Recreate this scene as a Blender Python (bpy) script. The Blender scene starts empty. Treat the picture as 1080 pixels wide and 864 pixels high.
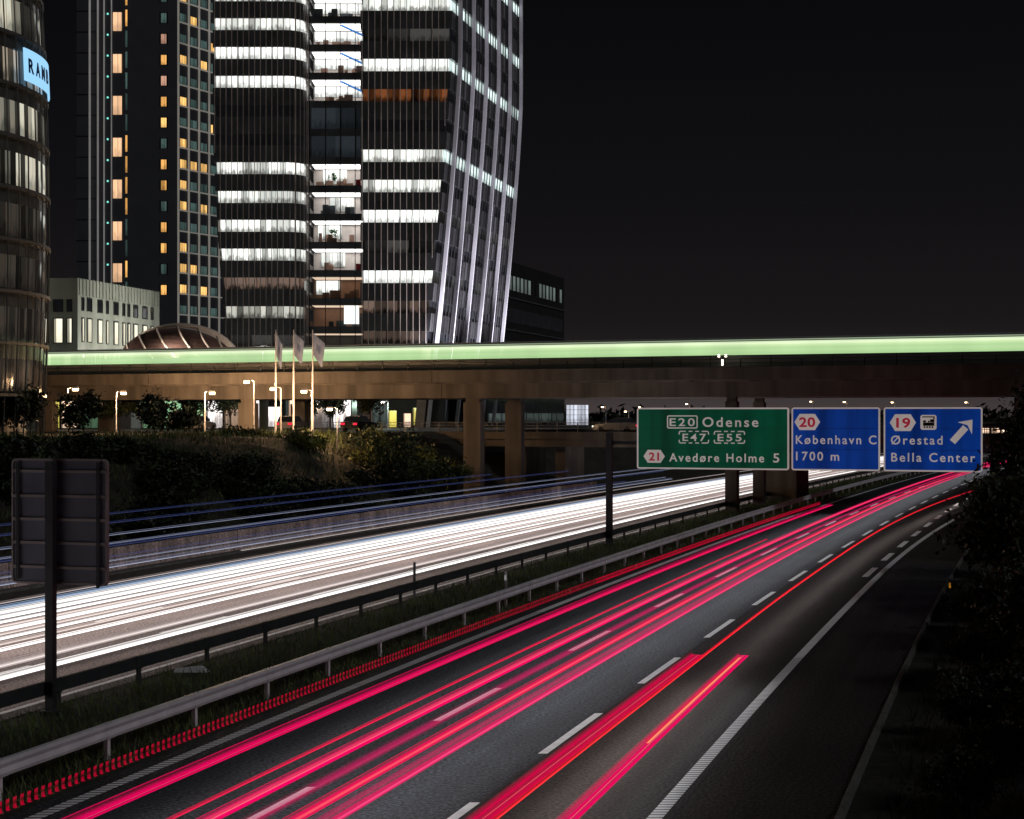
import bpy, bmesh, math, random
from mathutils import Vector, Matrix
R = math.radians
SC = bpy.context.scene
COL = SC.collection

# ------------------------------------------------------------------ camera, sky, moon, exposure
cam = bpy.data.cameras.new('camera'); cam_ob = bpy.data.objects.new('camera', cam); COL.objects.link(cam_ob)
cam_ob.location = (0, 0, 7.5); cam_ob.rotation_euler = (R(90), 0, 0)
cam.sensor_fit = 'HORIZONTAL'; cam.sensor_width = 36; cam.lens = 36 * 1700 / 1080
cam.shift_y = 8 / 1080                                  # horizon a little below the middle of the frame
cam.clip_start = .1; cam.clip_end = 6000
SC.camera = cam_ob

W = bpy.data.worlds.new('World'); SC.world = W; W.use_nodes = True
nt = W.node_tree; nt.nodes.clear()
o_ = nt.nodes.new('ShaderNodeOutputWorld'); bg = nt.nodes.new('ShaderNodeBackground')
tc = nt.nodes.new('ShaderNodeTexCoord'); sx = nt.nodes.new('ShaderNodeSeparateXYZ'); rp = nt.nodes.new('ShaderNodeValToRGB')
nt.links.new(tc.outputs['Generated'], sx.inputs[0]); nt.links.new(sx.outputs['Z'], rp.inputs[0])
e = rp.color_ramp.elements                              # city night sky: dull warm glow low down, near black above
e[0].position = 0; e[0].color = (.060, .047, .046, 1)
e[1].position = 1; e[1].color = (.0018, .0018, .0024, 1)
for p, c in ((.012, (.046, .037, .037)), (.03, (.0175, .0142, .0145)), (.06, (.0098, .0084, .0090)), (.14, (.0052, .0048, .0056)), (.26, (.0028, .0028, .0036))):
    k = e.new(p); k.color = (*c, 1)
nt.links.new(rp.outputs[0], bg.inputs[0]); bg.inputs[1].default_value = 1.0
nt.links.new(bg.outputs[0], o_.inputs[0])

moon = bpy.data.lights.new('moon', 'SUN'); moon.energy = .34; moon.angle = R(10); moon.color = (.88, .94, 1)
moon_ob = bpy.data.objects.new('moon', moon); COL.objects.link(moon_ob)
moon_ob.rotation_euler = (R(-52), 0, R(-106))           # thin cloud over the moon: soft light from across the right bank
SC.view_settings.view_transform = 'Standard'; SC.view_settings.look = 'None'
SC.view_settings.exposure = 0; SC.view_settings.gamma = 1; SC.view_settings.use_curve_mapping = False
SC.cycles.use_denoising = True
SC.cycles.max_bounces = 5; SC.cycles.diffuse_bounces = 2; SC.cycles.glossy_bounces = 2
SC.cycles.transparent_max_bounces = 24; SC.cycles.sample_clamp_indirect = 3
SC.cycles.use_light_tree = True

# ------------------------------------------------------------------ helpers
class MB:
    """collects faces (with uv) and links them as ONE mesh object"""
    def __init__(s): s.v = []; s.f = []; s.uv = []; s.mi = []
    def face(s, pts, uv=None, mi=0):
        i = len(s.v); s.v += [tuple(p) for p in pts]; s.f.append(tuple(range(i, i + len(pts))))
        s.uv += list(uv) if uv else [(0., 0.)] * len(pts); s.mi.append(mi)
    def box(s, x0, y0, z0, x1, y1, z1, mi=0):
        s.hexa([(x0,y0,z0),(x1,y0,z0),(x1,y1,z0),(x0,y1,z0)], [(x0,y0,z1),(x1,y0,z1),(x1,y1,z1),(x0,y1,z1)], mi)
    def hexa(s, lo, hi, mi=0):                          # lo / hi: counter-clockwise loops
        n = len(lo); i = len(s.v); s.v += [tuple(p) for p in lo] + [tuple(p) for p in hi]
        s.f.append(tuple(range(i + n - 1, i - 1, -1))); s.f.append(tuple(range(i + n, i + 2 * n)))
        for k in range(n):
            q = (k + 1) % n; s.f.append((i + k, i + q, i + n + q, i + n + k))
        tot = 2 * n + 4 * n; s.uv += [(0., 0.)] * tot; s.mi += [mi] * (n + 2)
    def tube(s, pts, rad, n=8, cap=True, mi=0):
        pts = [Vector(p) for p in pts]
        if not hasattr(rad, '__len__'): rad = [rad] * len(pts)
        base = len(s.v)
        for j, p in enumerate(pts):
            d = (pts[min(j + 1, len(pts) - 1)] - pts[max(j - 1, 0)]).normalized()
            a = d.cross(Vector((0, 0, 1)) if abs(d.z) < .95 else Vector((1, 0, 0))).normalized(); b = d.cross(a)
            for k in range(n):
                t = 2 * math.pi * k / n
                s.v.append(tuple(p + (a * math.cos(t) + b * math.sin(t)) * rad[j]))
        for j in range(len(pts) - 1):
            for k in range(n):
                q = (k + 1) % n
                s.f.append((base + j*n + k, base + j*n + q, base + (j+1)*n + q, base + (j+1)*n + k))
                s.uv += [(0., 0.)] * 4; s.mi.append(mi)
        if cap:
            s.f.append(tuple(base + k for k in range(n))); s.uv += [(0., 0.)] * n; s.mi.append(mi)
            L = base + (len(pts) - 1) * n
            s.f.append(tuple(L + k for k in range(n - 1, -1, -1))); s.uv += [(0., 0.)] * n; s.mi.append(mi)
    def sweep(s, pts, prof, closed=True, uvs=None, caps=True, mi=0):
        """prof: (across, up) loop swept along pts, kept upright"""
        base = len(s.v); n = len(prof); L = 0; acc = []
        for j, p in enumerate(pts):
            p = Vector(p); d = (Vector(pts[min(j + 1, len(pts) - 1)]) - Vector(pts[max(j - 1, 0)])); d.z = 0; d.normalize()
            r = Vector((d.y, -d.x, 0))
            if j: L += (p - Vector(pts[j - 1])).length
            acc.append(L)
            for a, u in prof: s.v.append(tuple(p + r * a + Vector((0, 0, u))))
        for j in range(len(pts) - 1):
            for k in range(n if closed else n - 1):
                q = (k + 1) % n
                s.f.append((base + j*n + k, base + j*n + q, base + (j+1)*n + q, base + (j+1)*n + k)); s.mi.append(mi)
                if uvs: s.uv += [(uvs[k], acc[j]), (uvs[q], acc[j]), (uvs[q], acc[j+1]), (uvs[k], acc[j+1])]
                else: s.uv += [(0., acc[j]), (0., acc[j]), (0., acc[j+1]), (0., acc[j+1])]
        if caps and closed:
            s.f.append(tuple(base + k for k in range(n))); e0 = base + (len(pts) - 1) * n
            s.f.append(tuple(e0 + k for k in range(n - 1, -1, -1))); s.mi += [mi, mi]
            s.uv += [((uvs[k] if uvs else 0.), 0.) for k in range(n)] + [((uvs[k] if uvs else 0.), acc[-1]) for k in range(n - 1, -1, -1)]
    def build(s, name, mat, parent=None, org=None, smooth=False, fix=False):
        """org: point (in the coordinates used) that becomes the object's origin / parent's location"""
        me = bpy.data.meshes.new(name)
        v = s.v if org is None else [(a - org[0], b - org[1], c - org[2]) for a, b, c in s.v]
        me.from_pydata(v, [], s.f)
        ul = me.uv_layers.new(name='UVMap')
        flat = [c for t in s.uv for c in t]; ul.data.foreach_set('uv', flat)
        mats = mat if isinstance(mat, (list, tuple)) else [mat]
        for m in mats: me.materials.append(m)
        if len(mats) > 1: me.polygons.foreach_set('material_index', s.mi)
        if smooth: me.polygons.foreach_set('use_smooth', [True] * len(me.polygons))
        if fix:
            b = bmesh.new(); b.from_mesh(me); bmesh.ops.recalc_face_normals(b, faces=b.faces); b.to_mesh(me); b.free()
        me.update()
        ob = bpy.data.objects.new(name, me); COL.objects.link(ob)
        if parent is not None: ob.parent = parent
        elif org is not None: ob.location = org
        return ob

def tag(o, label=None, cat=None, group=None, kind=None):
    if label: o['label'] = label
    if cat: o['category'] = cat
    if group: o['group'] = group
    if kind: o['kind'] = kind
    return o
def empty(name, loc=(0, 0, 0), rz=0, label=None, cat=None, group=None):
    o = bpy.data.objects.new(name, None); COL.objects.link(o); o.location = loc; o.rotation_euler = (0, 0, rz)
    o.empty_display_size = .3
    return tag(o, label, cat, group)
def dup(root, loc=None, rz=None, label=None, group=None, scale=None):
    def cp(o, parent):
        c = o.copy(); COL.objects.link(c)
        if parent is not None: c.parent = parent
        for ch in list(o.children): cp(ch, c)
        return c
    r = cp(root, None)
    if loc is not None: r.location = loc
    if rz is not None: r.rotation_euler = (0, 0, rz)
    if scale is not None: r.scale = scale
    if label: r['label'] = label
    if group: r['group'] = group
    return r

# ------------------------------------------------------------------ materials
def mk(name):
    m = bpy.data.materials.new(name); m.use_nodes = True; n = m.node_tree; n.nodes.clear()
    out = n.nodes.new('ShaderNodeOutputMaterial'); return m, n, out
def N(n, t, **kw):
    x = n.nodes.new(t)
    for k, v in kw.items(): setattr(x, k, v)
    return x
def math_(n, op, a, b=None, c=None):
    x = N(n, 'ShaderNodeMath', operation=op)
    for i, v in enumerate((a, b, c)):
        if v is None: continue
        if isinstance(v, (int, float)): x.inputs[i].default_value = v
        else: n.links.new(v, x.inputs[i])
    return x.outputs[0]
def pbr(name, col, rough=.7, var=.25, scale=3., metal=0., bump=0., fine=None, emis=0., stain=None, spec=.5, coord='Object'):
    m, n, out = mk(name); b = N(n, 'ShaderNodeBsdfPrincipled'); n.links.new(b.outputs[0], out.inputs[0])
    tcn = N(n, 'ShaderNodeTexCoord')
    nz = N(n, 'ShaderNodeTexNoise'); nz.inputs['Scale'].default_value = scale; nz.inputs['Detail'].default_value = 6
    n.links.new(tcn.outputs[coord], nz.inputs['Vector'])
    r = N(n, 'ShaderNodeValToRGB'); n.links.new(nz.outputs[0], r.inputs[0])
    r.color_ramp.elements[0].position = .3; r.color_ramp.elements[1].position = .7
    lo = [max(0, c * (1 - var)) for c in col]; hi = [min(1, c * (1 + var)) for c in col]
    r.color_ramp.elements[0].color = (*lo, 1); r.color_ramp.elements[1].color = (*hi, 1)
    cur = r.outputs[0]
    if fine:
        f2 = N(n, 'ShaderNodeTexNoise'); f2.inputs['Scale'].default_value = fine; f2.inputs['Detail'].default_value = 3
        n.links.new(tcn.outputs[coord], f2.inputs['Vector'])
        mp = N(n, 'ShaderNodeMapRange'); mp.inputs[1].default_value = .3; mp.inputs[2].default_value = .7; mp.inputs[3].default_value = .45; mp.inputs[4].default_value = 1.55
        n.links.new(f2.outputs[0], mp.inputs[0])
        mx = N(n, 'ShaderNodeVectorMath', operation='SCALE'); n.links.new(cur, mx.inputs[0]); n.links.new(mp.outputs[0], mx.inputs['Scale']); cur = mx.outputs[0]
    if stain:                                            # vertical streaks of weather
        mpn = N(n, 'ShaderNodeMapping'); mpn.inputs['Scale'].default_value = (stain, stain, stain * .06)
        n.links.new(tcn.outputs[coord], mpn.inputs[0])
        f3 = N(n, 'ShaderNodeTexNoise'); f3.inputs['Scale'].default_value = 1; f3.inputs['Detail'].default_value = 4
        n.links.new(mpn.outputs[0], f3.inputs['Vector'])
        mp = N(n, 'ShaderNodeMapRange'); mp.inputs[1].default_value = .35; mp.inputs[2].default_value = .7; mp.inputs[3].default_value = 1.15; mp.inputs[4].default_value = .5
        n.links.new(f3.outputs[0], mp.inputs[0])
        mx = N(n, 'ShaderNodeVectorMath', operation='SCALE'); n.links.new(cur, mx.inputs[0]); n.links.new(mp.outputs[0], mx.inputs['Scale']); cur = mx.outputs[0]
    n.links.new(cur, b.inputs['Base Color'])
    b.inputs['Roughness'].default_value = rough; b.inputs['Metallic'].default_value = metal
    b.inputs['Specular IOR Level'].default_value = spec
    if emis:
        n.links.new(cur, b.inputs['Emission Color']); b.inputs['Emission Strength'].default_value = emis
    if bump:
        bp = N(n, 'ShaderNodeBump'); bp.inputs['Strength'].default_value = bump; bp.inputs['Distance'].default_value = .03
        src = f2.outputs[0] if fine else nz.outputs[0]
        n.links.new(src, bp.inputs['Height']); n.links.new(bp.outputs[0], b.inputs['Normal'])
    if emis: m.cycles.emission_sampling = 'NONE'
    return m
def glow(name, col, strength, sample=False):
    m, n, out = mk(name); em = N(n, 'ShaderNodeEmission'); em.inputs[0].default_value = (*col, 1); em.inputs[1].default_value = strength
    n.links.new(em.outputs[0], out.inputs[0]); m.cycles.emission_sampling = 'AUTO' if sample else 'NONE'
    return m
def lit_glass(name, col, strength, bay=1.6, dark=.15, lowdark=.55, seed=0., glass=(.01, .012, .014), tint=None, sharp=.25, room=.6, thr=0.):
    """a window with a lit room behind it. uv: x metres along the wall, y 0..1 up the pane"""
    m, n, out = mk(name); b = N(n, 'ShaderNodeBsdfPrincipled'); n.links.new(b.outputs[0], out.inputs[0])
    uv = N(n, 'ShaderNodeUVMap'); s = N(n, 'ShaderNodeSeparateXYZ'); n.links.new(uv.outputs[0], s.inputs[0])
    oi = N(n, 'ShaderNodeObjectInfo'); rnd = math_(n, 'MULTIPLY_ADD', oi.outputs['Random'], 91.7, seed)
    cell = math_(n, 'FLOOR', math_(n, 'DIVIDE', s.outputs[0], bay))
    wn = N(n, 'ShaderNodeTexWhiteNoise', noise_dimensions='2D'); cb = N(n, 'ShaderNodeCombineXYZ')
    n.links.new(cell, cb.inputs[0]); n.links.new(rnd, cb.inputs[1]); n.links.new(cb.outputs[0], wn.inputs['Vector'])
    r1 = N(n, 'ShaderNodeMapRange'); r1.inputs[1].default_value = thr; r1.inputs[2].default_value = sharp + .3; r1.inputs[3].default_value = dark; r1.inputs[4].default_value = 1
    n.links.new(wn.outputs[0], r1.inputs[0])
    # whole rooms (several bays) differ: blinds down, lamps off at the back
    cell2 = math_(n, 'FLOOR', math_(n, 'ADD', math_(n, 'DIVIDE', s.outputs[0], bay * 2.7), .37))
    wn2 = N(n, 'ShaderNodeTexWhiteNoise', noise_dimensions='2D'); cbb = N(n, 'ShaderNodeCombineXYZ'); n.links.new(cell2, cbb.inputs[0]); n.links.new(math_(n, 'ADD', rnd, 3.3), cbb.inputs[1]); n.links.new(cbb.outputs[0], wn2.inputs['Vector'])
    r2 = N(n, 'ShaderNodeMapRange'); r2.inputs[1].default_value = .05; r2.inputs[2].default_value = .45; r2.inputs[3].default_value = room; r2.inputs[4].default_value = 1
    n.links.new(wn2.outputs[0], r2.inputs[0]); rooms = math_(n, 'MULTIPLY', r1.outputs[0], r2.outputs[0])
    # clutter in the room: desks, people, partitions, denser near the floor
    cb2 = N(n, 'ShaderNodeCombineXYZ'); n.links.new(math_(n, 'MULTIPLY', s.outputs[0], 2.6), cb2.inputs[0]); n.links.new(math_(n, 'MULTIPLY', s.outputs[1], 1.6), cb2.inputs[1]); n.links.new(rnd, cb2.inputs[2])
    nz = N(n, 'ShaderNodeTexNoise'); nz.inputs['Scale'].default_value = 1.0; nz.inputs['Detail'].default_value = 3; n.links.new(cb2.outputs[0], nz.inputs['Vector'])
    low = math_(n, 'SUBTRACT', .95, s.outputs[1])
    cl = N(n, 'ShaderNodeMapRange'); cl.inputs[1].default_value = .22; cl.inputs[2].default_value = .42; cl.inputs[3].default_value = 1; cl.inputs[4].default_value = 1 - lowdark
    n.links.new(math_(n, 'MULTIPLY', nz.outputs[0], low), cl.inputs[0])
    # dark joints at the bays
    fr = math_(n, 'FRACT', math_(n, 'DIVIDE', s.outputs[0], bay)); jt = math_(n, 'GREATER_THAN', fr, .09)
    tot = math_(n, 'MULTIPLY', math_(n, 'MULTIPLY', rooms, cl.outputs[0]), math_(n, 'MULTIPLY_ADD', jt, .75, .25))
    mixc = N(n, 'ShaderNodeMix', data_type='RGBA'); mixc.inputs[6].default_value = (*col, 1); mixc.inputs[7].default_value = (*(tint or col), 1)
    n.links.new(wn.outputs[1] if False else nz.outputs[0], mixc.inputs[0])
    n.links.new(mixc.outputs[2], b.inputs['Emission Color'])
    n.links.new(math_(n, 'MULTIPLY', tot, strength), b.inputs['Emission Strength'])
    b.inputs['Base Color'].default_value = (*glass, 1); b.inputs['Roughness'].default_value = .08
    m.cycles.emission_sampling = 'NONE'
    return m
def trail_mat(name, col, core, strength, bands=7., alpha=1., corepos=.5, corew=.12, edge=3., gap=.25, under=(.88, .94, 1.), us=2.4):
    """light left by lamps: uv x runs 0..1 across"""
    m, n, out = mk(name); uv = N(n, 'ShaderNodeUVMap'); s = N(n, 'ShaderNodeSeparateXYZ'); n.links.new(uv.outputs[0], s.inputs[0])
    oi = N(n, 'ShaderNodeObjectInfo')
    nz = N(n, 'ShaderNodeTexNoise', noise_dimensions='2D'); cb = N(n, 'ShaderNodeCombineXYZ')
    n.links.new(math_(n, 'MULTIPLY', s.outputs[0], bands), cb.inputs[0]); n.links.new(math_(n, 'MULTIPLY', oi.outputs['Random'], 60.), cb.inputs[1])
    nz.inputs['Scale'].default_value = 1; nz.inputs['Detail'].default_value = 2; n.links.new(cb.outputs[0], nz.inputs['Vector'])
    st = N(n, 'ShaderNodeMapRange'); st.inputs[1].default_value = .35; st.inputs[2].default_value = .6; st.inputs[3].default_value = gap; st.inputs[4].default_value = 1
    n.links.new(nz.outputs[0], st.inputs[0])
    d = math_(n, 'ABSOLUTE', math_(n, 'MULTIPLY_ADD', s.outputs[0], 2., -1.))
    ed = math_(n, 'SUBTRACT', 1., math_(n, 'POWER', d, edge))
    cw = N(n, 'ShaderNodeMapRange'); cw.inputs[1].default_value = corew; cw.inputs[2].default_value = corew * .3; cw.inputs[3].default_value = 0; cw.inputs[4].default_value = 1
    n.links.new(math_(n, 'ABSOLUTE', math_(n, 'SUBTRACT', s.outputs[0], corepos)), cw.inputs[0])
    mx = N(n, 'ShaderNodeMix', data_type='RGBA'); mx.inputs[6].default_value = (*col, 1); mx.inputs[7].default_value = (*core, 1)
    n.links.new(cw.outputs[0], mx.inputs[0])
    em = N(n, 'ShaderNodeEmission'); n.links.new(mx.outputs[2], em.inputs[0]); em.inputs[1].default_value = strength
    tr = N(n, 'ShaderNodeBsdfTransparent'); ms = N(n, 'ShaderNodeMixShader')
    a = math_(n, 'MULTIPLY', math_(n, 'MAXIMUM', math_(n, 'MULTIPLY', math_(n, 'MULTIPLY', st.outputs[0], ed), alpha), cw.outputs[0]), 1.)
    # the flat underside carries the light the same cars' dipped headlights throw down on the road
    ge = N(n, 'ShaderNodeNewGeometry'); sn = N(n, 'ShaderNodeSeparateXYZ'); n.links.new(ge.outputs['True Normal'], sn.inputs[0])
    fn = math_(n, 'SUBTRACT', 1., ge.outputs['Backfacing']); dn = math_(n, 'LESS_THAN', sn.outputs[2], -.95)
    a = math_(n, 'MULTIPLY', a, fn)                     # each face shines outwards only
    mu = N(n, 'ShaderNodeMix', data_type='RGBA'); n.links.new(dn, mu.inputs[0]); n.links.new(mx.outputs[2], mu.inputs[6]); mu.inputs[7].default_value = (*under, 1)
    n.links.new(mu.outputs[2], em.inputs[0])
    n.links.new(math_(n, 'MULTIPLY_ADD', dn, us - strength, strength), em.inputs[1])
    n.links.new(a, ms.inputs[0]); n.links.new(tr.outputs[0], ms.inputs[1]); n.links.new(em.outputs[0], ms.inputs[2]); n.links.new(ms.outputs[0], out.inputs[0])
    m.cycles.emission_sampling = 'FRONT_BACK'
    return m

M = {}
M['asphalt'] = pbr('asphalt', (.058, .061, .068), .62, .25, .35, fine=26, bump=.35, spec=.10)
M['asphalt_slow'] = pbr('asphalt_slow', (.043, .038, .036), .68, .25, .35, fine=26, bump=.35, spec=.10)
M['asphalt_brown'] = pbr('asphalt_brown', (.120, .098, .092), .7, .25, .3, fine=26, bump=.35, spec=.10)
M['shoulder'] = pbr('shoulder', (.030, .024, .022), .8, .3, .5, fine=22, bump=.4, spec=.10)
M['paint'] = pbr('paint', (.80, .80, .79), .7, .10, 2.5, spec=.2)
def road_mat(name, col, lane=3.75, phase=0., tint=.0):
    m, n, out = mk(name); b = N(n, 'ShaderNodeBsdfPrincipled'); n.links.new(b.outputs[0], out.inputs[0])
    uv = N(n, 'ShaderNodeUVMap'); s = N(n, 'ShaderNodeSeparateXYZ'); n.links.new(uv.outputs[0], s.inputs[0]); g = N(n, 'ShaderNodeNewGeometry')
    def noise(sc, vec, det=3):
        z = N(n, 'ShaderNodeTexNoise'); z.inputs['Scale'].default_value = sc; z.inputs['Detail'].default_value = det; n.links.new(vec, z.inputs['Vector']); return z.outputs[0]
    def rng_(v, a, b_, lo, hi):
        r = N(n, 'ShaderNodeMapRange'); r.inputs[1].default_value = a; r.inputs[2].default_value = b_; r.inputs[3].default_value = lo; r.inputs[4].default_value = hi; n.links.new(v, r.inputs[0]); return r.outputs[0]
    st = N(n, 'ShaderNodeCombineXYZ'); n.links.new(math_(n, 'MULTIPLY', s.outputs[0], 1.7), st.inputs[0]); n.links.new(math_(n, 'MULTIPLY', s.outputs[1], .025), st.inputs[1])
    streak = rng_(noise(1., st.outputs[0], 5), .3, .7, .72, 1.25)                    # long drips and rubber along the lane
    tr = math_(n, 'FRACT', math_(n, 'DIVIDE', math_(n, 'ADD', s.outputs[0], phase), lane))
    wt = math_(n, 'ABSOLUTE', math_(n, 'SUBTRACT', math_(n, 'ABSOLUTE', math_(n, 'SUBTRACT', tr, .5)), .22)); track = rng_(wt, .02, .12, .84, 1.08)
    grit = rng_(noise(12., g.outputs['Position'], 4), .33, .67, .10, 2.0)           # aggregate
    patch = rng_(noise(.22, g.outputs['Position'], 4), .35, .65, .85, 1.15)
    # a bituminous seam between the lanes and a few cross joints
    seam = math_(n, 'MULTIPLY_ADD', math_(n, 'GREATER_THAN', math_(n, 'ABSOLUTE', math_(n, 'SUBTRACT', tr, .04)), .006), .45, .55)
    k = math_(n, 'MULTIPLY', math_(n, 'MULTIPLY', math_(n, 'MULTIPLY', streak, track), math_(n, 'MULTIPLY', grit, patch)), seam)
    sc = N(n, 'ShaderNodeVectorMath', operation='SCALE'); sc.inputs[0].default_value = col; n.links.new(k, sc.inputs['Scale']); n.links.new(sc.outputs[0], b.inputs['Base Color'])
    b.inputs['Roughness'].default_value = .68; b.inputs['Specular IOR Level'].default_value = .10
    bp = N(n, 'ShaderNodeBump'); bp.inputs['Strength'].default_value = .5; bp.inputs['Distance'].default_value = .02; n.links.new(grit, bp.inputs['Height']); n.links.new(bp.outputs[0], b.inputs['Normal'])
    return m
M['asphalt'] = road_mat('asphalt', (.031, .033, .038)); M['asphalt_slow'] = road_mat('asphalt_slow', (.022, .0193, .0183)); M['asphalt_brown'] = road_mat('asphalt_brown', (.115, .092, .086), phase=1.2)
M['shoulder'] = road_mat('shoulder', (.032, .025, .022), lane=30.)
M['ground'] = pbr('ground', (.026, .022, .013), .95, .5, .6, fine=5, bump=.5)
M['street'] = pbr('street', (.10, .095, .09), .75, .25, .4, fine=12)
M['concrete'] = pbr('concrete', (.135, .116, .102), .85, .22, .35, stain=.9)
M['concrete_wall'] = pbr('concrete_wall', (.55, .40, .36), .85, .18, .6, fine=8, stain=1.0)
M['kerb'] = pbr('kerb', (.12, .11, .10), .85, .25, 1.5, fine=14)
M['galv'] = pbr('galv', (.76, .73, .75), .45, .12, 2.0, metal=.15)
M['galv_shaded'] = pbr('galv_shaded', (.05, .05, .052), .6, .3, 2.0, metal=.3)  # same guardrail steel, shade of its away side put into the colour
M['steel_dark'] = pbr('steel_dark', (.045, .045, .05), .5, .2, 2., metal=.4)
M['steel_mid'] = pbr('steel_mid', (.16, .16, .18), .5, .2, 2., metal=.4)
M['sign_back'] = pbr('sign_back', (.13, .13, .17), .5, .15, 1.2, metal=.4)
M['sign_rib'] = pbr('sign_rib', (.30, .25, .25), .5, .15, 1.2, metal=.4)
M['facade_black'] = pbr('facade_black', (.020, .0195, .021), .22, .35, .35, spec=.6, emis=.28)  # faint emission put in to lift the black panels
M['facade_dark'] = pbr('facade_dark', (.022, .022, .024), .4, .3, .5)
M['glass_dark'] = pbr('glass_dark', (.014, .015, .018), .08, .3, .5, spec=.8, emis=.22)  # unlit panes given a faint glow of their own
M['fin_brown'] = pbr('fin_brown', (.50, .42, .38), .4, .35, .3, metal=.3, emis=.055)  # fins carry a little emission in place of light falling on them
M['fin_white'] = pbr('fin_white', (.60, .58, .56), .4, .1, .5, emis=.22)  # part of the fins' brightness is put in as emission
M['rib'] = pbr('rib', (.62, .60, .66), .4, .12, .3, metal=.2)
M['hotel_wall'] = pbr('hotel_wall', (.020, .021, .025), .45, .08, .4, emis=.28)  # wall glows slightly, emission added to raise its tone
M['grid_white'] = pbr('grid_white', (.62, .58, .52), .5, .1, .5, emis=.24)  # white grid brightened by added emission
M['pale_panel'] = pbr('pale_panel', (.52, .54, .47), .7, .08, .3, stain=.3)
M['canopy'] = pbr('canopy', (.75, .58, .48), .5, .1, .5)
M['canopy_glass'] = pbr('canopy_glass', (.10, .055, .045), .35, .2, .6, spec=.25)
M['train_body'] = pbr('train_body', (.34, .35, .34), .35, .15, .5)
M['train_dark'] = pbr('train_dark', (.02, .02, .02), .5, .15, .5)
M['bark'] = pbr('bark', (.06, .045, .032), .9, .3, 3.)
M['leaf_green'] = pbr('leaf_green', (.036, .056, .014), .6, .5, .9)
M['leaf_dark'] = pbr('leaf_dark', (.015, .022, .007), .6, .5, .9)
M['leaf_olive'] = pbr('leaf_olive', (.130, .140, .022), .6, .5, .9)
M['grass_shaded'] = pbr('grass_shaded', (.020, .026, .009), .8, .5, .5)  # grass of the unlit bank, shade put into the colour
M['grass'] = pbr('grass', (.085, .115, .026), .7, .5, .5)
M['white_paint'] = pbr('white_paint', (.75, .75, .75), .5, .08, 2.)
M['rubber'] = pbr('rubber', (.02, .02, .02), .8, .2, 4.)
M['car_dark'] = pbr('car_dark', (.03, .032, .04), .25, .1, 2., metal=.3)
M['car_silver'] = pbr('car_silver', (.35, .35, .37), .25, .1, 2., metal=.5)
M['car_red'] = pbr('car_red', (.18, .02, .02), .25, .1, 2.)
M['cloth'] = pbr('cloth', (.24, .27, .36), .85, .25, 1.2, emis=.12)  # flag cloth given a slight glow besides its lamp light
M['cloth_mark'] = pbr('cloth_mark', (.15, .19, .33), .85, .1, 1.2)
M['red_paint'] = pbr('red_paint', (.5, .03, .02), .5, .1, 2.)
M['tail'] = glow('tail', (1, .02, .05), 1.4)
M['head'] = glow('head', (1, .95, .8), 4.)
M['sodium'] = glow('sodium', (1, .66, .36), 14.)
M['lamp_white'] = glow('lamp_white', (1, .85, .65), 6.)
M['teal_dot'] = glow('teal_dot', (.25, .9, .75), 1.2)
M['green_dot'] = glow('green_dot', (.1, .9, .4), 2.)
M['train_glow'] = None

# ------------------------------------------------------------------ the line of the motorway: u = metres right of the left edge line of the near carriageway
def Cx(Y):
    if Y > 480: return -17.9 + .29 * 480 + .00025 * 480 * 480 + (.29 + .24) * (Y - 480)
    if Y < -60: return -17.9 + .29 * -60 + .00025 * 3600 + .26 * (Y + 60)
    return -17.9 + .29 * Y + .00025 * Y * Y
def Kx(Y):
    s = .29 + .0005 * min(max(Y, -60), 480); return math.sqrt(1 + s * s)
def P(Y, u, z=0.): return (Cx(Y) + u * Kx(Y), Y, z)
def head(Y): return -math.atan(.29 + .0005 * Y)          # rotation about z that turns +y along the road
def sstep(a, b, x):
    t = min(max((x - a) / (b - a), 0), 1); return t * t * (3 - 2 * t)
def terr(u):
    return 6.1 * sstep(-25.5, -38, u) + 5.6 * sstep(16.0, 29, u)
def terr_xy(X, Y): return terr((X - Cx(Y)) / Kx(Y))
def frange(a, b, s):
    r = []; x = a
    while x < b - 1e-6: r.append(x); x += s
    r.append(b); return r

# ground: one sheet to the horizon
g = MB(); rng = random.Random(3)
us = [-2500, -900, -300, -150, -90, -60, -48, -42] + [-40 + .9 * i for i in range(0, 18)] + [-20, -7, -6.5, -5.5, -3, -1, -.4, 0, 6, 12, 14, 14.6, 15.2] + [16 + .9 * i for i in range(0, 17)] + [36, 48, 80, 160, 400, 1500, 2500]
us = sorted(set(us))
ys = [-200, -120, -60, -30] + [float(i) for i in frange(0, 200, 2.5)] + [210, 225, 240, 260, 280, 310, 350, 400, 480, 600, 900, 1500, 3000, 4500]
grid = []
for Y in ys:
    row = []
    for u in us:
        z = terr(u) - .03
        if (-38 < u < -26.5 or u > 16.5): z += rng.uniform(-.16, .16)
        row.append(P(Y, u, z))
    grid.append(row)
me = bpy.data.meshes.new('ground'); nu = len(us)
me.from_pydata([p for r_ in grid for p in r_], [], [(j*nu+i, j*nu+i+1, (j+1)*nu+i+1, (j+1)*nu+i) for j in range(len(ys)-1) for i in range(nu-1)])
me.materials.append(M['ground']); ob = bpy.data.objects.new('ground', me); COL.objects.link(ob); tag(ob, kind='structure')

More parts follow.
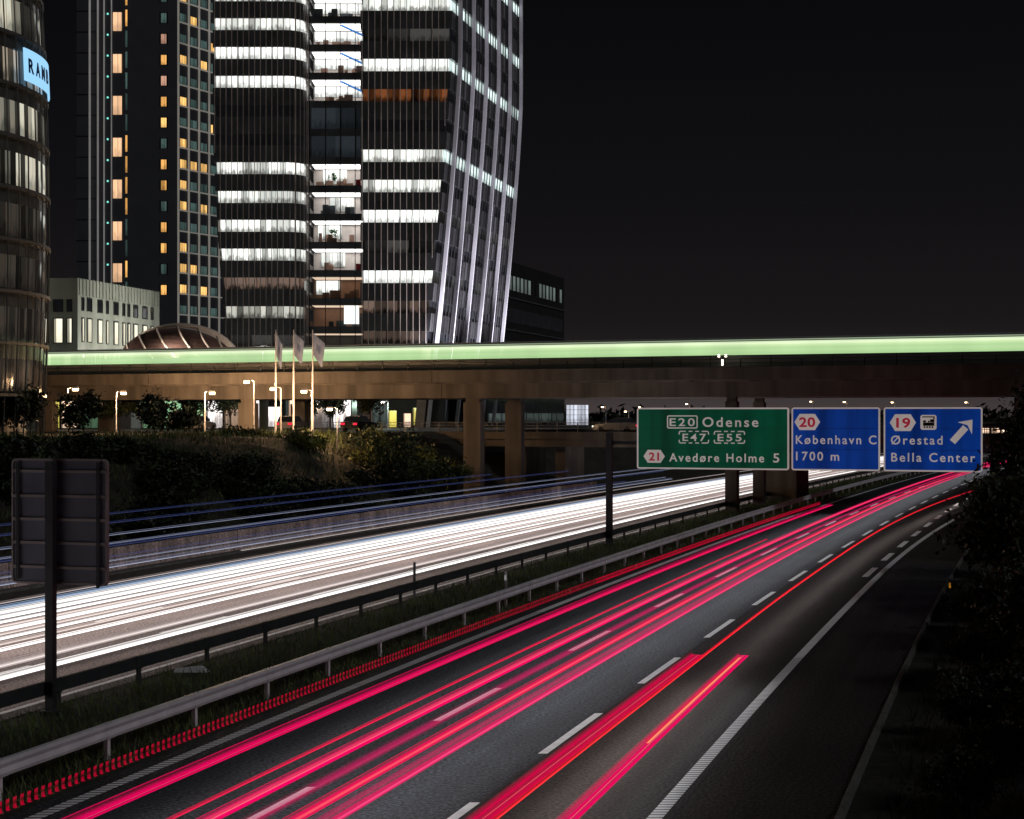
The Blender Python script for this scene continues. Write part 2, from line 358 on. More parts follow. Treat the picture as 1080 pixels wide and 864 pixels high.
def strip(name, u0, u1, y0, y1, z, mat, step=3, label=None, n=1):
    m_ = MB(); f0 = u0 if callable(u0) else (lambda Y: u0); f1 = u1 if callable(u1) else (lambda Y: u1)
    Y = frange(y0, y1, step)
    for a, b in zip(Y, Y[1:]):
        m_.face([P(a, f0(a), z), P(a, f1(a), z), P(b, f1(b), z), P(b, f0(b), z)], [(f0(a), a), (f1(a), a), (f1(b), b), (f0(b), b)])
    o = m_.build(name, mat); tag(o, kind='structure'); return o
edge_u = lambda Y: 11.1 + (.00042 * (Y - 75) ** 2 if Y > 75 else 0)
strip('road', -.55, 11.45, -40, 470, .0, M['asphalt'])
strip('road_shoulder', 11.45, lambda Y: max(14.35, edge_u(Y) + 2.6), -40, 300, -.004 + .001, M['shoulder'])
strip('road_far_side', -23.6, -6.35, -40, 470, 0., M['asphalt_brown'])
# exit lane widening
strip('road_slow_lane', 7.55, 11.45, -40, 470, .0015, M['asphalt_slow'])
strip('exit_road', 11.45, lambda Y: max(11.46, edge_u(Y) + .35), 76, 240, .004, M['asphalt_slow'])
# kerb along the hard shoulder
m_ = MB()
m_.sweep([P(Y, max(14.35, edge_u(Y) + 2.6), 0) for Y in frange(-40, 240, 3)], [(0, -.05), (.14, -.05), (.14, .13), (.03, .13), (0, .10)])
tag(m_.build('kerb', M['kerb']), kind='structure')

# painted markings
mk_ = MB()
def dash(mb, u, w, y0, y1, z=.006):
    Y = frange(y0, y1, 2.4)
    uu = u if callable(u) else (lambda q: u)
    for a, b in zip(Y, Y[1:]):
        mb.face([P(a, uu(a) - w/2, z), P(a, uu(a) + w/2, z), P(b, uu(b) + w/2, z), P(b, uu(b) - w/2, z)])
y = 35.9 - 4 * 9.45
while y < 330: dash(mk_, 7.5, .2, y, y + 4.9); y += 9.45
tag(mk_.build('road_marking_dashes_right', M['paint']), kind='structure')
mk_ = MB(); y = 4.0
while y < 330: dash(mk_, 3.92, .17, y, y + 4.8); y += 11.93
tag(mk_.build('road_marking_dashes_left', M['paint']), kind='structure')
mk_ = MB(); y = 75.6
while y < 220: dash(mk_, 10.55, .30, y, y + 4.6, .009); y += 8.6
tag(mk_.build('road_marking_exit_dashes', M['paint']), kind='structure')
mk_ = MB(); y = 10
while y < 62: dash(mk_, 0, .30, y, y + .14); y += .20             # ribbed edge lines: separate raised bars near by
dash(mk_, 0, .30, 62, 330)
tag(mk_.build('road_marking_left_edge', M['paint']), kind='structure')
mk_ = MB(); y = 10
while y < 50: dash(mk_, 11.1, .28, y, y + .15, .008); y += .20
dash(mk_, edge_u, .28, 50, 230, .010)
tag(mk_.build('road_marking_right_edge', M['paint']), kind='structure')
mk_ = MB()
dash(mk_, -6.95, .2, -10, 330); y = 20
while y < 300: dash(mk_, -10.8, .15, y, y + 4.6); dash(mk_, -14.6, .15, y + 3, y + 7.6); y += 12
dash(mk_, -18.5, .25, -10, 330)
tag(mk_.build('road_marking_far_side', M['paint']), kind='structure')

# ------------------------------------------------------------------ vegetation builders
def leaf_cloud(mb, rnd, c, rad, n, size, clumps=9, mi=None, nm=1):
    """leaf-sized faces gathered in clumps through an uneven volume"""
    cl = []
    for i in range(clumps):
        th = rnd.uniform(0, 2 * math.pi); ph = math.acos(rnd.uniform(-.7, 1)); q = rnd.uniform(.35, .85)
        cl.append((c[0] + rad[0] * q * math.sin(ph) * math.cos(th), c[1] + rad[1] * q * math.sin(ph) * math.sin(th), c[2] + rad[2] * q * math.cos(ph), rnd.uniform(.25, .5), rnd.randrange(nm)))
    for i in range(n):
        b = cl[rnd.randrange(clumps)]; q = b[3]
        p = Vector((b[0] + rnd.gauss(0, .5) * rad[0] * q, b[1] + rnd.gauss(0, .5) * rad[1] * q, b[2] + rnd.gauss(0, .5) * rad[2] * q))
        if p.z < .02: p.z = abs(p.z) + .02
        d = Vector((rnd.gauss(0, 1), rnd.gauss(0, 1), rnd.gauss(.3, .8))).normalized(); a = d.orthogonal().normalized()
        a = Matrix.Rotation(rnd.uniform(0, 6.28), 3, d) @ a; bb = d.cross(a); s = size * rnd.uniform(.6, 1.35)
        mb.face([p - a * s, p - bb * s * .45, p + a * s * 1.1, p + bb * s * .45], mi=b[4] if mi is None else mi)
    return cl
def shrub(name, w, h, n, size, mats, seed, label, cat='shrub', group=None, loc=(0, 0, 0)):
    rnd = random.Random(seed); root = empty(name, loc, 0, label, cat, group)
    f = MB(); cl = leaf_cloud(f, rnd, (0, 0, h * .48), (w * .5, w * .5, h * .5), n, size, 14, nm=len(mats))
    f.build('foliage', mats, root)
    s = MB()
    for c in cl: s.tube([(rnd.uniform(-.1, .1), rnd.uniform(-.1, .1), -.15), (c[0] * .45, c[1] * .45, c[2] * .5), (c[0], c[1], c[2])], [.05, .035, .012], 5)
    s.build('stem', M['bark'], root)
    return root
def tree(name, h, w, n, size, mats, seed, label, loc, group=None, bare=.3):
    rnd = random.Random(seed); root = empty(name, loc, 0, label, 'tree', group)
    f = MB(); cz = h * (bare + (1 - bare) * .5); cl = leaf_cloud(f, rnd, (0, 0, cz), (w * .5, w * .5, h * (1 - bare) * .5), n, size, 18, nm=len(mats))
    f.build('crown', mats, root)
    t = MB(); t.tube([(0, 0, -.3), (.05, .03, h * bare * .6), (.0, .08, h * bare), (.06, 0, h * .72)], [h * .022, h * .018, h * .015, h * .006], 7)
    for c in cl[:12]: t.tube([(0, .05, h * rnd.uniform(bare * .8, .6)), (c[0] * .5, c[1] * .5, c[2] * .93), (c[0], c[1], c[2])], [h * .009, h * .006, .015], 5)
    t.build('trunk', M['bark'], root)
    return root

# grass of the median strip and of the slopes (uncountable)
def grass(name, u0, u1, y0, y1, n, h0, h1, seed, zf=None, near=True, mat='grass'):
    rnd = random.Random(seed); m_ = MB()
    for i in range(n):
        t = rnd.random(); Y = y0 * (y1 / y0) ** t if near else rnd.uniform(y0, y1); u = rnd.uniform(u0, u1)
        z = (terr(u) if zf is None else zf(u)) - .05; x, yy, _ = P(Y, u); h = rnd.uniform(h0, h1); sc = max(1, Y / 55)
        a = rnd.uniform(0, 6.28); wdt = .018 * sc; l = rnd.gauss(0, .35) * h; l2 = rnd.gauss(0, .35) * h
        m_.face([(x - math.cos(a) * wdt, yy - math.sin(a) * wdt, z), (x + math.cos(a) * wdt, yy + math.sin(a) * wdt, z), (x + l, yy + l2, z + h)])
    o = m_.build(name, M[mat]); tag(o, 'unmown grass and weeds ' + ('growing in the strip between the two guardrails' if u1 < 0 and u0 > -10 else 'on the embankment slope'), 'grass', kind='stuff'); return o
grass('median_grass', -6.15, -.75, 24, 200, 26000, .10, .42, 5, zf=lambda u: 0)
grass('slope_grass', -44, -26.5, 60, 135, 16000, .2, .7, 6)
grass('bank_grass', 15.0, 30, 22, 110, 14000, .15, .6, 7, mat='grass_shaded')

# ------------------------------------------------------------------ guardrails
def guardrail(name, u, y0, y1, first, mat, label, face, step=4.0, h=.78):
    base = P(y0, u, 0); root = empty(name, base, 0, label, 'guardrail')
    m_ = MB(); pr = [(-.06, h - .34), (.055 * face, h - .30), (.075 * face, h - .24), (.02 * face, h - .17), (.075 * face, h - .10), (.055 * face, h - .03), (-.06, h)]
    pr = [(-.055, h - .33), (.075, h - .33), (.10, h - .26), (.05, h - .165), (.10, h - .07), (.075, h), (-.055, h)]
    if face < 0: pr = [(-a, b) for a, b in pr][::-1]
    m_.sweep([P(Y, u, 0) for Y in frange(y0, y1, 2)], pr)
    Y = first; zc_ = h - .165; pl = [(a * 1.08 + (.004 if a > 0 else -.004), zc_ + (b - zc_) * 1.03) for a, b in pr]
    while Y < 150:                                        # lapped joints with bolt heads at every post
        m_.sweep([P(Y - .18, u, 0), P(Y, u, 0), P(Y + .16, u, 0)], pl)
        for dy in (-.1, .08):
            q = P(Y + dy, u + .0, 0); m_.tube([(q[0] + .02, q[1] + dy * 0, h), (q[0] + .02, q[1], h + .022)], .02, 6)
        Y += step / 1.05
    m_.build('rail', mat, root, base)
    Y = first; k = 0; proto = None
    while Y < y1 and k < 98:
        if proto is None:
            b = MB()                                     # sigma post with a splayed head
            b.hexa([(-.05, -.06, -.1), (.05, -.06, -.1), (.05, .06, -.1), (-.05, .06, -.1)], [(-.05, -.06, h - .36), (.05, -.06, h - .36), (.05, .06, h - .36), (-.05, .06, h - .36)])
            b.hexa([(-.05, -.06, h - .36), (.05, -.06, h - .36), (.05, .06, h - .36), (-.05, .06, h - .36)], [(-.05, -.17, h - .30), (.06, -.17, h - .30), (.06, .17, h - .30), (-.05, .17, h - .30)])
            p_ = b.build('post', mat, root); proto = p_
        else: p_ = proto.copy(); COL.objects.link(p_); p_.parent = root
        q = P(Y, u - .02 * face, 0); p_.location = (q[0] - base[0], q[1] - base[1], 0); p_.rotation_euler = (0, 0, head(Y))
        Y += step / 1.05; k += 1
    return root
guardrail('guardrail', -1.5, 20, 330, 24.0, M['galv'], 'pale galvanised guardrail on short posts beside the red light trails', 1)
guardrail('guardrail', -5.95, 20, 330, 26.2, M['galv_shaded'], 'dark silhouetted guardrail along the white light trails', -1)

# concrete wall along the far carriageway
wr = empty('barrier_wall', P(40, -24.3, 0), 0, 'low brown concrete barrier wall beyond the white light trails', 'wall')
m_ = MB(); ji = 0
for a in frange(30, 158, 4)[:-1]:
    m_.sweep([P(a + .03, -24.3, 0), P(a + 2, -24.3, 0), P(a + 3.97, -24.3, 0)], [(-.15, -.2), (.22, -.2), (.22, .12), (.10, .30), (.08, 1.18), (-.10, 1.18)])
m_.build('wall_panel', M['concrete_wall'], wr, P(40, -24.3, 0))
m_ = MB(); m_.sweep([P(a, -23.75, 0) for a in frange(30, 158, 4)], [(-.2, -.1), (.2, -.1), (.2, .12), (-.2, .12)]); m_.build('footing', M['kerb'], wr, P(40, -24.3, 0))

# ------------------------------------------------------------------ the light trails of the traffic: slim glowing bars at lamp height over their lanes
PINK = (.86, .002, .118); CORE = (1., .20, .20); HOT = (1., .16, .055)
COOL = (.90, .95, 1.); WARMU = (1., .87, .82)
TM = {'pink': trail_mat('trail_pink', (.80, .001, .105), CORE, 1.0, 6, 1., .5, .02, 5, .55, COOL, 4.5),
      'pinkcore': trail_mat('trail_pink_core', (.82, .001, .11), (.9, .01, .14), 1.08, 7, 1., .45, .10, 5, .6, COOL, 4.5),
      'haze': trail_mat('trail_pink_haze', (.74, .004, .15), CORE, .9, 7, .62, .5, .01, 2, .3, COOL, 4.5),
      'red': trail_mat('trail_red', (.55, .001, .03), (.6, .002, .035), .9, 6, 1., .5, .02, 6, .6, COOL, 5.0),
      'crimson': trail_mat('trail_crimson', (.66, .001, .06), CORE, 1., 7, 1., .5, .02, 6, .6, WARMU, 6.0),
      'hot': trail_mat('trail_hot', (.82, .002, .09), (1., .09, .13), 1.06, 6, 1., .42, .20, 6, .6, COOL, 4.5),
      'blaze': trail_mat('trail_blaze', (.90, .01, .05), (1., .36, .16), 1.05, 6, 1., .55, .30, 4, .5, WARMU, 1.5),
      'thin': trail_mat('trail_thin', (.80, .006, .07), (.84, .025, .09), 1.0, 3, 1., .5, .30, 8, .8, COOL, 4.0),
      'ember': trail_mat('trail_ember', (.85, .006, .03), (1., .065, .06), 1.0, 3, 1., .5, .30, 8, .8, WARMU, 22.0),
      'pale': trail_mat('trail_pale', (.82, .004, .12), (.95, .07, .22), 1.06, 5, 1., .5, .20, 6, .65, COOL, 4.5),
      'line': trail_mat('trail_line', (.95, .10, .17), (1., .20, .22), 1.0, 5, 1., .5, .35, 6, .6, COOL, 2.0),
      'white': trail_mat('trail_white', (1., .95, .93), (1., 1., .99), 1.9, 6, 1., .5, .22, 5, .5, WARMU, 4.2),
      'warm': trail_mat('trail_warm', (1., .80, .74), (1., .93, .88), 1.15, 5, .95, .5, .2, 3, .4, WARMU, 3.6),
      'soft': trail_mat('trail_soft', (.95, .80, .77), (1., .9, .88), 1.15, 2, .95, .5, .10, 1.3, .6, WARMU, 3.6),
      'ice': trail_mat('trail_ice', (.50, .68, 1.), (.8, .9, 1.), .95, 7, .95, .5, .12, 4, .4, WARMU, 5.),
      'blue': trail_mat('trail_blue', (.10, .13, .40), (.18, .22, .55), .55, 3, .85, .5, .1, 3, .5, COOL, .6),
      'steel': trail_mat('trail_steel', (.50, .56, .85), (.8, .85, 1.), .75, 3, .9, .5, .2, 3, .4, COOL, 1.2)}
def trail(mat, u, z, w, y0, y1, label, th=.09, step=2.5, group=None, cat='light trail', taper=1.2, dots=None):
    uf = u if callable(u) else (lambda Y: u)
    prof = [(-.5, 0), (-.34, -.5), (.34, -.5), (.5, 0), (.34, .5), (-.34, .5)]; uv = [0, .16, .84, 1, .84, .16]
    m_ = MB(); base = P(y0, uf(y0), z)
    def seg(a, b, st): m_.sweep([P(Y, uf(Y), z) for Y in frange(a, b, st)], [(p * w, q * th) for p, q in prof], uvs=uv, caps=False)
    if dots:
        Y = y0; jr = random.Random(2)
        while Y < dots[0]:
            zz_ = z; kk = 1.
            m_.sweep([P(Y, uf(Y), zz_), P(Y + dots[1] * .5 * kk, uf(Y), zz_), P(Y + dots[1] * kk, uf(Y), zz_)], [(p * w, q * th * kk) for p, q in prof], uvs=uv, caps=False)
            Y += dots[2]
        seg(Y, y1, step)
    else: seg(y0, y1, step)
    o = m_.build('light_trail', TM[mat], None, base); tag(o, label, cat, group); return o
# ---- red carriageway (tail lamps, left lane to right lane)
o = trail('red', lambda Y: .85 + .006 * (Y - 30), .78, .06, 24, 126, 'dotted red tail light trail hugging the pale guardrail', th=.19, dots=(66, .10, .205))
trail('pink', 2.5, .78, .34, 22, 124.5, 'broad magenta trail just right of the solid left edge line', th=.12)
trail('thin', 4.0, .78, .07, 22, 89, 'slim red trail between the broad magenta trail and the cored one', th=.05)
w_ = trail('pinkcore', 4.62, .78, .34, 22, 250, 'thick pink trail with a thin bright core left of the left dashes', th=.10)
trail('line', 4.78, .86, .05, 22, 250, 'hair-thin pale core line riding on the thick pink trail', th=.05)
trail('haze', 5.22, .72, .44, 22, 250, 'hazy see-through pink trail drifting over the left dashes', th=.08)
trail('hot', 5.98, .78, .30, 22, 250, 'pink trail with an orange core between the two rows of dashes', th=.10)
trail('haze', 6.28, .74, .16, 22, 250, 'faint dotted pink trail squeezed between two brighter pink trails', th=.07)
trail('pale', 6.62, .78, .24, 22, 250, 'pale pink trail farthest right of the middle lane bundle', th=.10)
trail('crimson', 8.93, .78, .46, 22, 46.0, 'broad red trail ending square beside the right dashes', th=.12)
exit_t = lambda Y: 9.10 + (.00021 * (Y - 85) ** 2 * 2.6 if Y > 85 else 0)
trail('ember', lambda Y: 9.2 if Y < 40 else (9.2 - .1 * min(1, (Y - 40) / 20) if Y < 85 else exit_t(Y)), .78, .065, 22, 150, 'long slim orange-red trail bending off along the exit lane', th=.06)
trail('pink', lambda Y: 10.35 - .008 * (Y - 27), .78, .40, 22, 45.9, 'short pink-red trail closest to the right edge line', th=.12)
trail('blaze', lambda Y: 10.40 - .008 * (Y - 27), .86, .12, 33, 44.8, 'orange-yellow streak burning along the end of the rightmost trail', th=.07)
# ---- white carriageway (head lamps)
WG = 'packed white headlight trails'
trail('white', -7.95, .65, .40, 24, 330, 'bright white trail closest to the dark guardrail', th=.10)
trail('soft', -9.25, .65, .70, 24, 330, 'fuzzy pinkish white trail one in from the dark guardrail', th=.10)
trail('white', -10.95, .65, .22, 24, 330, 'slim white trail bordering the bare grey lane', th=.08)
trail('warm', -11.75, .65, .24, 24, 330, 'rosy white trail at the near edge of the packed white band', th=.08)
for i, (u_, w_, k_) in enumerate(((-12.40, .36, 'white'), (-12.80, .36, 'warm'), (-13.16, .42, 'white'), (-13.58, .44, 'white'), (-13.97, .34, 'warm'), (-14.34, .40, 'white'))):
    trail(k_, u_, .65 + (i % 3) * .05, w_, 24, 330, 'white headlight trail packed side by side in the middle lane band', th=.05, group=WG)
trail('white', -15.70, .65, .62, 24, 330, 'very wide white trail in the far lane', th=.10)
trail('white', -16.55, .65, .42, 24, 330, 'clean white trail between the widest one and the dotted ice blue one', th=.09)
trail('ice', -17.35, .65, .36, 24, 330, 'ice blue dotted trail near the far road edge', th=.09, dots=(58, .16, .25))
trail('soft', -18.2, .65, .20, 24, 330, 'slim pinkish trail outermost on the white side', th=.07)
trail('soft', -19.3, .9, .14, 80, 330, 'short faint rosy trail outside the white band', th=.06)
trail('steel', -17.3, 1.5, .26, 28, 158, 'steel blue trail low across the concrete wall', th=.12)
trail('steel', -17.9, 1.62, .09, 28, 158, 'thin pale line above the steel blue one on the concrete wall', th=.05)
trail('blue', -19.4, 1.55, .10, 28, 150, 'thin lilac line halfway up the concrete wall', th=.06)
trail('blue', -16.1, 2.5, .12, 28, 150, 'upper deep blue lorry light line just above the concrete wall', th=.07)
trail('steel', -16.4, 2.55, .09, 28, 165, 'crisp pale lorry light line above the deep blue one', th=.06)
trail('steel', -19.3, 2.5, .13, 28, 190, 'highest-shining white lorry light line before the dark slope', th=.08)
trail('blue', -15.3, 3.5, .12, 28, 120, 'dim blue lorry roof light line lower of two on the dark slope', th=.07)
trail('blue', -18.4, 3.5, .12, 28, 113, 'dim blue lorry roof light line topmost against the dark slope', th=.07)

# ------------------------------------------------------------------ bridge frame: x along the viaduct (to the right), y away from the camera
BA = math.atan2(-.376, .927)
BE = Vector((math.cos(BA), math.sin(BA), 0)); BN = Vector((-math.sin(BA), math.cos(BA), 0)); B0 = Vector((17, 127, 0))
def BP(t, n, z=0): return tuple(B0 + BE * t + BN * n + Vector((0, 0, z)))

via = empty('metro_viaduct', B0, BA, 'long concrete metro viaduct crossing the whole picture', 'viaduct')
for a, b in ((-150, -53.5), (-53.45, -25.2), (-25.15, 130)):
    m_ = MB(); m_.box(a, -1.1, 10.42, b, .1, 11.3); m_.box(a, -1.25, 11.3, b, .15, 11.42); m_.build('edge_beam', M['concrete'], via)
    m_ = MB(); m_.box(a, .05, 10.30, b, 11.6, 10.95); m_.build('deck', M['concrete'], via)
    m_ = MB(); m_.box(a, 0.9, 9.1, b, 11.2, 10.299); m_.build('girder', M['concrete'], via)
m_ = MB(); m_.box(-150, 11.6, 10.42, 130, 12.7, 11.3); m_.build('edge_beam', M['concrete'], via)
m_ = MB()
t = -150.; i = 0
while t < 130:
    tall = i % 2 == 0
    m_.box(t - .04, -.72, 11.42, t + .04, -.64, 12.32 if tall else 12.05); t += 2.4; i += 1
for z in (11.72, 12.02, 12.28): m_.box(-150, -.73, z, 130, -.63, z + (.07 if z > 12.2 else .045))
m_.build('railing', M['steel_dark'], via)
for t in (-88.5, -66.5, -44.5, -22.4, 0.0, 22.0, 44.0):
    for n_, hw in ((1.4, .45), (10.7, .45)):
        w_ = .78 if t < -10 else .47
        m_ = MB(); gz = terr_xy(*BP(t, n_)[:2]) - .5
        m_.hexa([(t - w_, n_ - hw, gz), (t + w_, n_ - hw, gz), (t + w_, n_ + hw, gz), (t - w_, n_ + hw, gz)], [(t - w_, n_ - hw, 8.75), (t + w_, n_ - hw, 8.75), (t + w_, n_ + hw, 8.75), (t - w_, n_ + hw, 8.75)])
        m_.box(t - w_ * .8, n_ - .3, 8.75, t + w_ * .8, n_ + .3, 9.098)
        m_.build('pier', M['concrete'], via)

sg_ = empty('signal_lamp', BP(-.3, -.45, 11.42), BA, 'small twin signal lamp on the viaduct railing above the green sign', 'signal')
m_ = MB(); m_.tube([(0, 0, 0), (0, 0, .75)], .05, 8); m_.box(-.35, -.05, .72, .35, .05, .78); m_.build('bracket', M['steel_dark'], sg_)
for dx in (-.28, .28): m_ = MB(); m_.tube([(dx, -.07, .80), (dx, -.07, .98)], .09, 8); m_.build('lamp', M['lamp_white'], sg_)
m_ = MB(); m_.tube([(0, -.08, .15), (0, -.08, .62)], .07, 8); m_.build('lamp', M['lamp_white'], sg_)

# metro train standing on the near track: long lit window band
TG = M['train_glow'] = mk('train_glow')[0]
n = TG.node_tree; out = [x for x in n.nodes if x.type == 'OUTPUT_MATERIAL'][0]
uv = N(n, 'ShaderNodeUVMap'); s = N(n, 'ShaderNodeSeparateXYZ'); n.links.new(uv.outputs[0], s.inputs[0])
rr = N(n, 'ShaderNodeValToRGB'); n.links.new(s.outputs[1], rr.inputs[0]); el = rr.color_ramp.elements
el[0].position = 0; el[0].color = (.26, .46, .23, 1); el[1].position = 1; el[1].color = (.66, .86, .55, 1)
for p_, c_ in ((.10, (.36, .56, .26)), (.45, (.44, .64, .32)), (.52, (.38, .58, .28)), (.75, (.52, .71, .37)), (.93, (.82, .93, .62))): k = el.new(p_); k.color = (*c_, 1)
em = N(n, 'ShaderNodeEmission'); n.links.new(rr.outputs[0], em.inputs[0]); em.inputs[1].default_value = 1.05
glz = N(n, 'ShaderNodeBsdfTransparent'); ms = N(n, 'ShaderNodeMixShader'); ms.inputs[0].default_value = .66       # lit panes one can partly see through
# panes and doors differ a little along the car
wv = N(n, 'ShaderNodeTexNoise', noise_dimensions='1D'); wv.inputs['Scale'].default_value = 1; wv.inputs['Detail'].default_value = 3; n.links.new(math_(n, 'MULTIPLY', s.outputs[0], .22), wv.inputs['W'])
mr = N(n, 'ShaderNodeMapRange'); mr.inputs[1].default_value = .3; mr.inputs[2].default_value = .7; mr.inputs[3].default_value = 1.2; mr.inputs[4].default_value = 1.42; n.links.new(wv.outputs[0], mr.inputs[0]); n.links.new(mr.outputs[0], em.inputs[1])
n.links.new(glz.outputs[0], ms.inputs[1]); n.links.new(em.outputs[0], ms.inputs[2]); n.links.new(ms.outputs[0], out.inputs[0])
TG.cycles.emission_sampling = 'NONE'
M['train_glint'] = glow('train_glint', (.55, .68, .45), .55)  # glowing strip in place of a reflection along the roof edge
tr = empty('metro_train', BP(-120, 1.6, 11.0), BA, 'metro train with a long pale green lit window band on the viaduct', 'train')
tx = 0.
for c in range(14):
    L = 13.4; a, b = tx, tx + L
    m_ = MB()                                            # body shell below and above the glazed band
    m_.box(a, .03, .35, b, 2.62, 1.38); m_.hexa([(a, .03, 2.52), (b, .03, 2.52), (b, 2.62, 2.52), (a, 2.62, 2.52)], [(a, .40, 2.86), (b, .40, 2.86), (b, 2.25, 2.86), (a, 2.25, 2.86)])
    body = m_.build('carriage', M['train_body'], tr)
    m_ = MB(); m_.face([(a, .06, 1.38), (b, .06, 1.38), (b, .10, 2.52), (a, .10, 2.52)], [(a, 0), (b, 0), (b, 1), (a, 1)])
    m_.face([(b, 2.58, 1.38), (a, 2.58, 1.38), (a, 2.54, 2.52), (b, 2.54, 2.52)], [(a, 0), (b, 0), (b, 1), (a, 1)])
    m_.build('window_strip', TG, tr)
    m_ = MB(); m_.box(a, .02, 2.60, b, .10, 2.67); m_.build('roof_edge_glint', M['train_glint'], tr)
    m_ = MB()
    for q in (a + 1.2, b - 3.2): m_.box(q, .4, .0, q + 2.0, 2.25, .345)
    m_.build('bogie', M['train_dark'], tr)
    tx += L

# road overpass behind the viaduct
ovp = empty('road_overpass', BP(0, 15.5), BA, 'lower dark road overpass with a railing behind the metro viaduct', 'bridge')
m_ = MB(); m_.box(-46, 0, 4.75, 40, 12.5, 5.95); m_.box(-46, -.5, 5.45, 40, 0, 6.15); m_.build('deck', M['concrete'], ovp)
m_ = MB(); t = -46
while t < 40: m_.box(t - .03, -.35, 6.15, t + .03, -.29, 7.0); t += 2.
for z in (6.45, 6.70, 6.95): m_.box(-46, -.36, z, 40, -.28, z + .05)
m_.build('railing', M['steel_mid'], ovp)
for t, w_ in ((-29, .5), (-25, .5), (-21, .5), (-.1, 1.55), (22, 1.2)):
    m_ = MB(); m_.box(t - w_, 3.2, -.4, t + w_, 8.5, 4.749); m_.build('pier', M['concrete'], ovp)

# ------------------------------------------------------------------ street lamps
def street_lamp(loc, h, label, rz=0., arm=.7, bulb='sodium', energy=0., col=(1, .60, .30), group='street lamps along the viaduct', r=.06):
    root = empty('street_lamp', loc, rz, label, 'street lamp', group)
    m_ = MB(); m_.tube([(0, 0, -.4), (0, 0, h * .5), (0, 0, h)], [r, r * .85, r * .7], 8)
    m_.build('pole', M['galv'], root)
    m_ = MB(); m_.tube([(0, 0, h), (-arm * .25, 0, h + .08), (-arm * .7, 0, h + .10)], r * .55, 6); m_.build('arm', M['galv'], root)
    m_ = MB(); x0, x1 = -arm * 1.25, -arm * .55
    m_.hexa([(x0, -.13, h + .02), (x1, -.13, h + .02), (x1, .13, h + .02), (x0, .13, h + .02)], [(x0 + .08, -.08, h + .17), (x1, -.08, h + .17), (x1, .08, h + .17), (x0 + .08, .08, h + .17)])
    hd = m_.build('lamp_head', M['galv'], root)
    m_ = MB(); m_.hexa([(x0 + .04, -.11, h - .17), (x1 - .03, -.11, h - .17), (x1 - .03, .11, h - .17), (x0 + .04, .11, h - .17)], [(x0 + .02, -.125, h + .018), (x1 - .01, -.125, h + .018), (x1 - .01, .125, h + .018), (x0 + .02, .125, h + .018)]); m_.build('bulb', M[bulb], hd)
    if energy:
        L = bpy.data.lights.new('lamp_light', 'POINT'); L.energy = energy; L.color = col; L.shadow_soft_size = .12
        lo = bpy.data.objects.new('lamp_light', L); COL.objects.link(lo); lo.parent = root; lo.location = ((x0 + x1) / 2, 0, h - .38)
    return root
def at(px_over_f, Y): return px_over_f * Y
lamps = [(-36.1, 131, 3.7, 'street lamp nearest the round glass tower at the viaduct', 1500), (-34.0, 138.5, 3.5, 'street lamp second from the round tower in front of the viaduct', 1700),
         (-26.3, 138, 3.5, 'street lamp in front of the arched station roof', 1700), (-21.6, 135, 4.4, 'street lamp beside the leftmost viaduct pier in view', 1500),
         (-18.5, 129, 3.7, 'street lamp between the first and second flagpoles', 800), (-15.9, 128, 3.6, 'street lamp tucked against the right flagpole', 800), (-13.7, 126.5, 3.3, 'street lamp right of all the flagpoles', 700)]
for x, y, h, lab, en in lamps: street_lamp((x, y, terr_xy(x, y)), h, lab, energy=en, rz=0 if x > -22.5 and x < -10 else math.pi)
street_lamp((-18.6, 185, 6.1), 3.3, 'small white lamp glowing under the viaduct beside dark trees', bulb='lamp_white', energy=500, col=(1, .9, .75))
street_lamp((-14.6, 190, 6.1), 3.2, 'small greenish lamp under the viaduct before the yellow windows', bulb='lamp_white', energy=300, col=(.7, 1, .8))
FG = 'far street lamps beyond the overpass'
for X, Y, zt, lab in ((19.2, 330, 9.6, 'tall far street lamp right of the white glowing box'), (23.9, 330, 8.7, 'lower far street lamp left of the green sign'), (32.3, 400, 10.0, 'far street lamp just over the corner of the green sign'),
                      (44.0, 400, 10.8, 'far street lamp above the middle of the green sign'), (74.8, 400, 11.4, 'far street lamp above the number 20 sign corner'), (83.1, 400, 11.3, 'far street lamp over the middle of the first blue sign'),
                      (95.0, 400, 11.2, 'far street lamp over the gap between the blue signs'), (113.3, 400, 11.2, 'far street lamp above the white arrow')):
    street_lamp((X, Y, terr_xy(X, Y)), zt - terr_xy(X, Y), lab, bulb='sodium', group=FG, arm=.75, r=.11)

# ------------------------------------------------------------------ gantry with three direction signs
def sheet(name, col, emis, rough=.4): return pbr(name, col, rough, .14, .45, emis=emis, stain=.9 if 'white' not in name and 'red' not in name else None)  # emission stands in for headlights returned by the reflective sheeting
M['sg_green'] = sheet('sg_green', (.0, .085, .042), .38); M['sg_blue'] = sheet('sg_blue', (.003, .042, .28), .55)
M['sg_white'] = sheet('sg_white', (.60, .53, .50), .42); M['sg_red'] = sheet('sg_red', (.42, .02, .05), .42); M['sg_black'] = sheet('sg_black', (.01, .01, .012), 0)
GA = -math.atan2(.32, .947)
gl = (5.7, 94.4, 0.)
gan = empty('sign_gantry', gl, GA, 'dark steel gantry spanning the red lanes behind the direction signs', 'gantry')
m_ = MB(); m_.box(-.17, -.17, -.2, .17, .17, 6.6); m_.box(-.3, -.3, -.1, .3, .3, .12); m_.build('post', M['steel_dark'], gan)
m_ = MB(); m_.box(21.4, -.17, -.2, 21.75, .17, 6.6); m_.box(21.25, -.3, -.1, 21.9, .3, .15); m_.build('post', M['steel_dark'], gan)
m_ = MB()
for z in (5.6, 6.5):
    for y_ in (.35, .95): m_.box(1.9, y_ - .06, z - .06, 21.75, y_ + .06, z + .06)
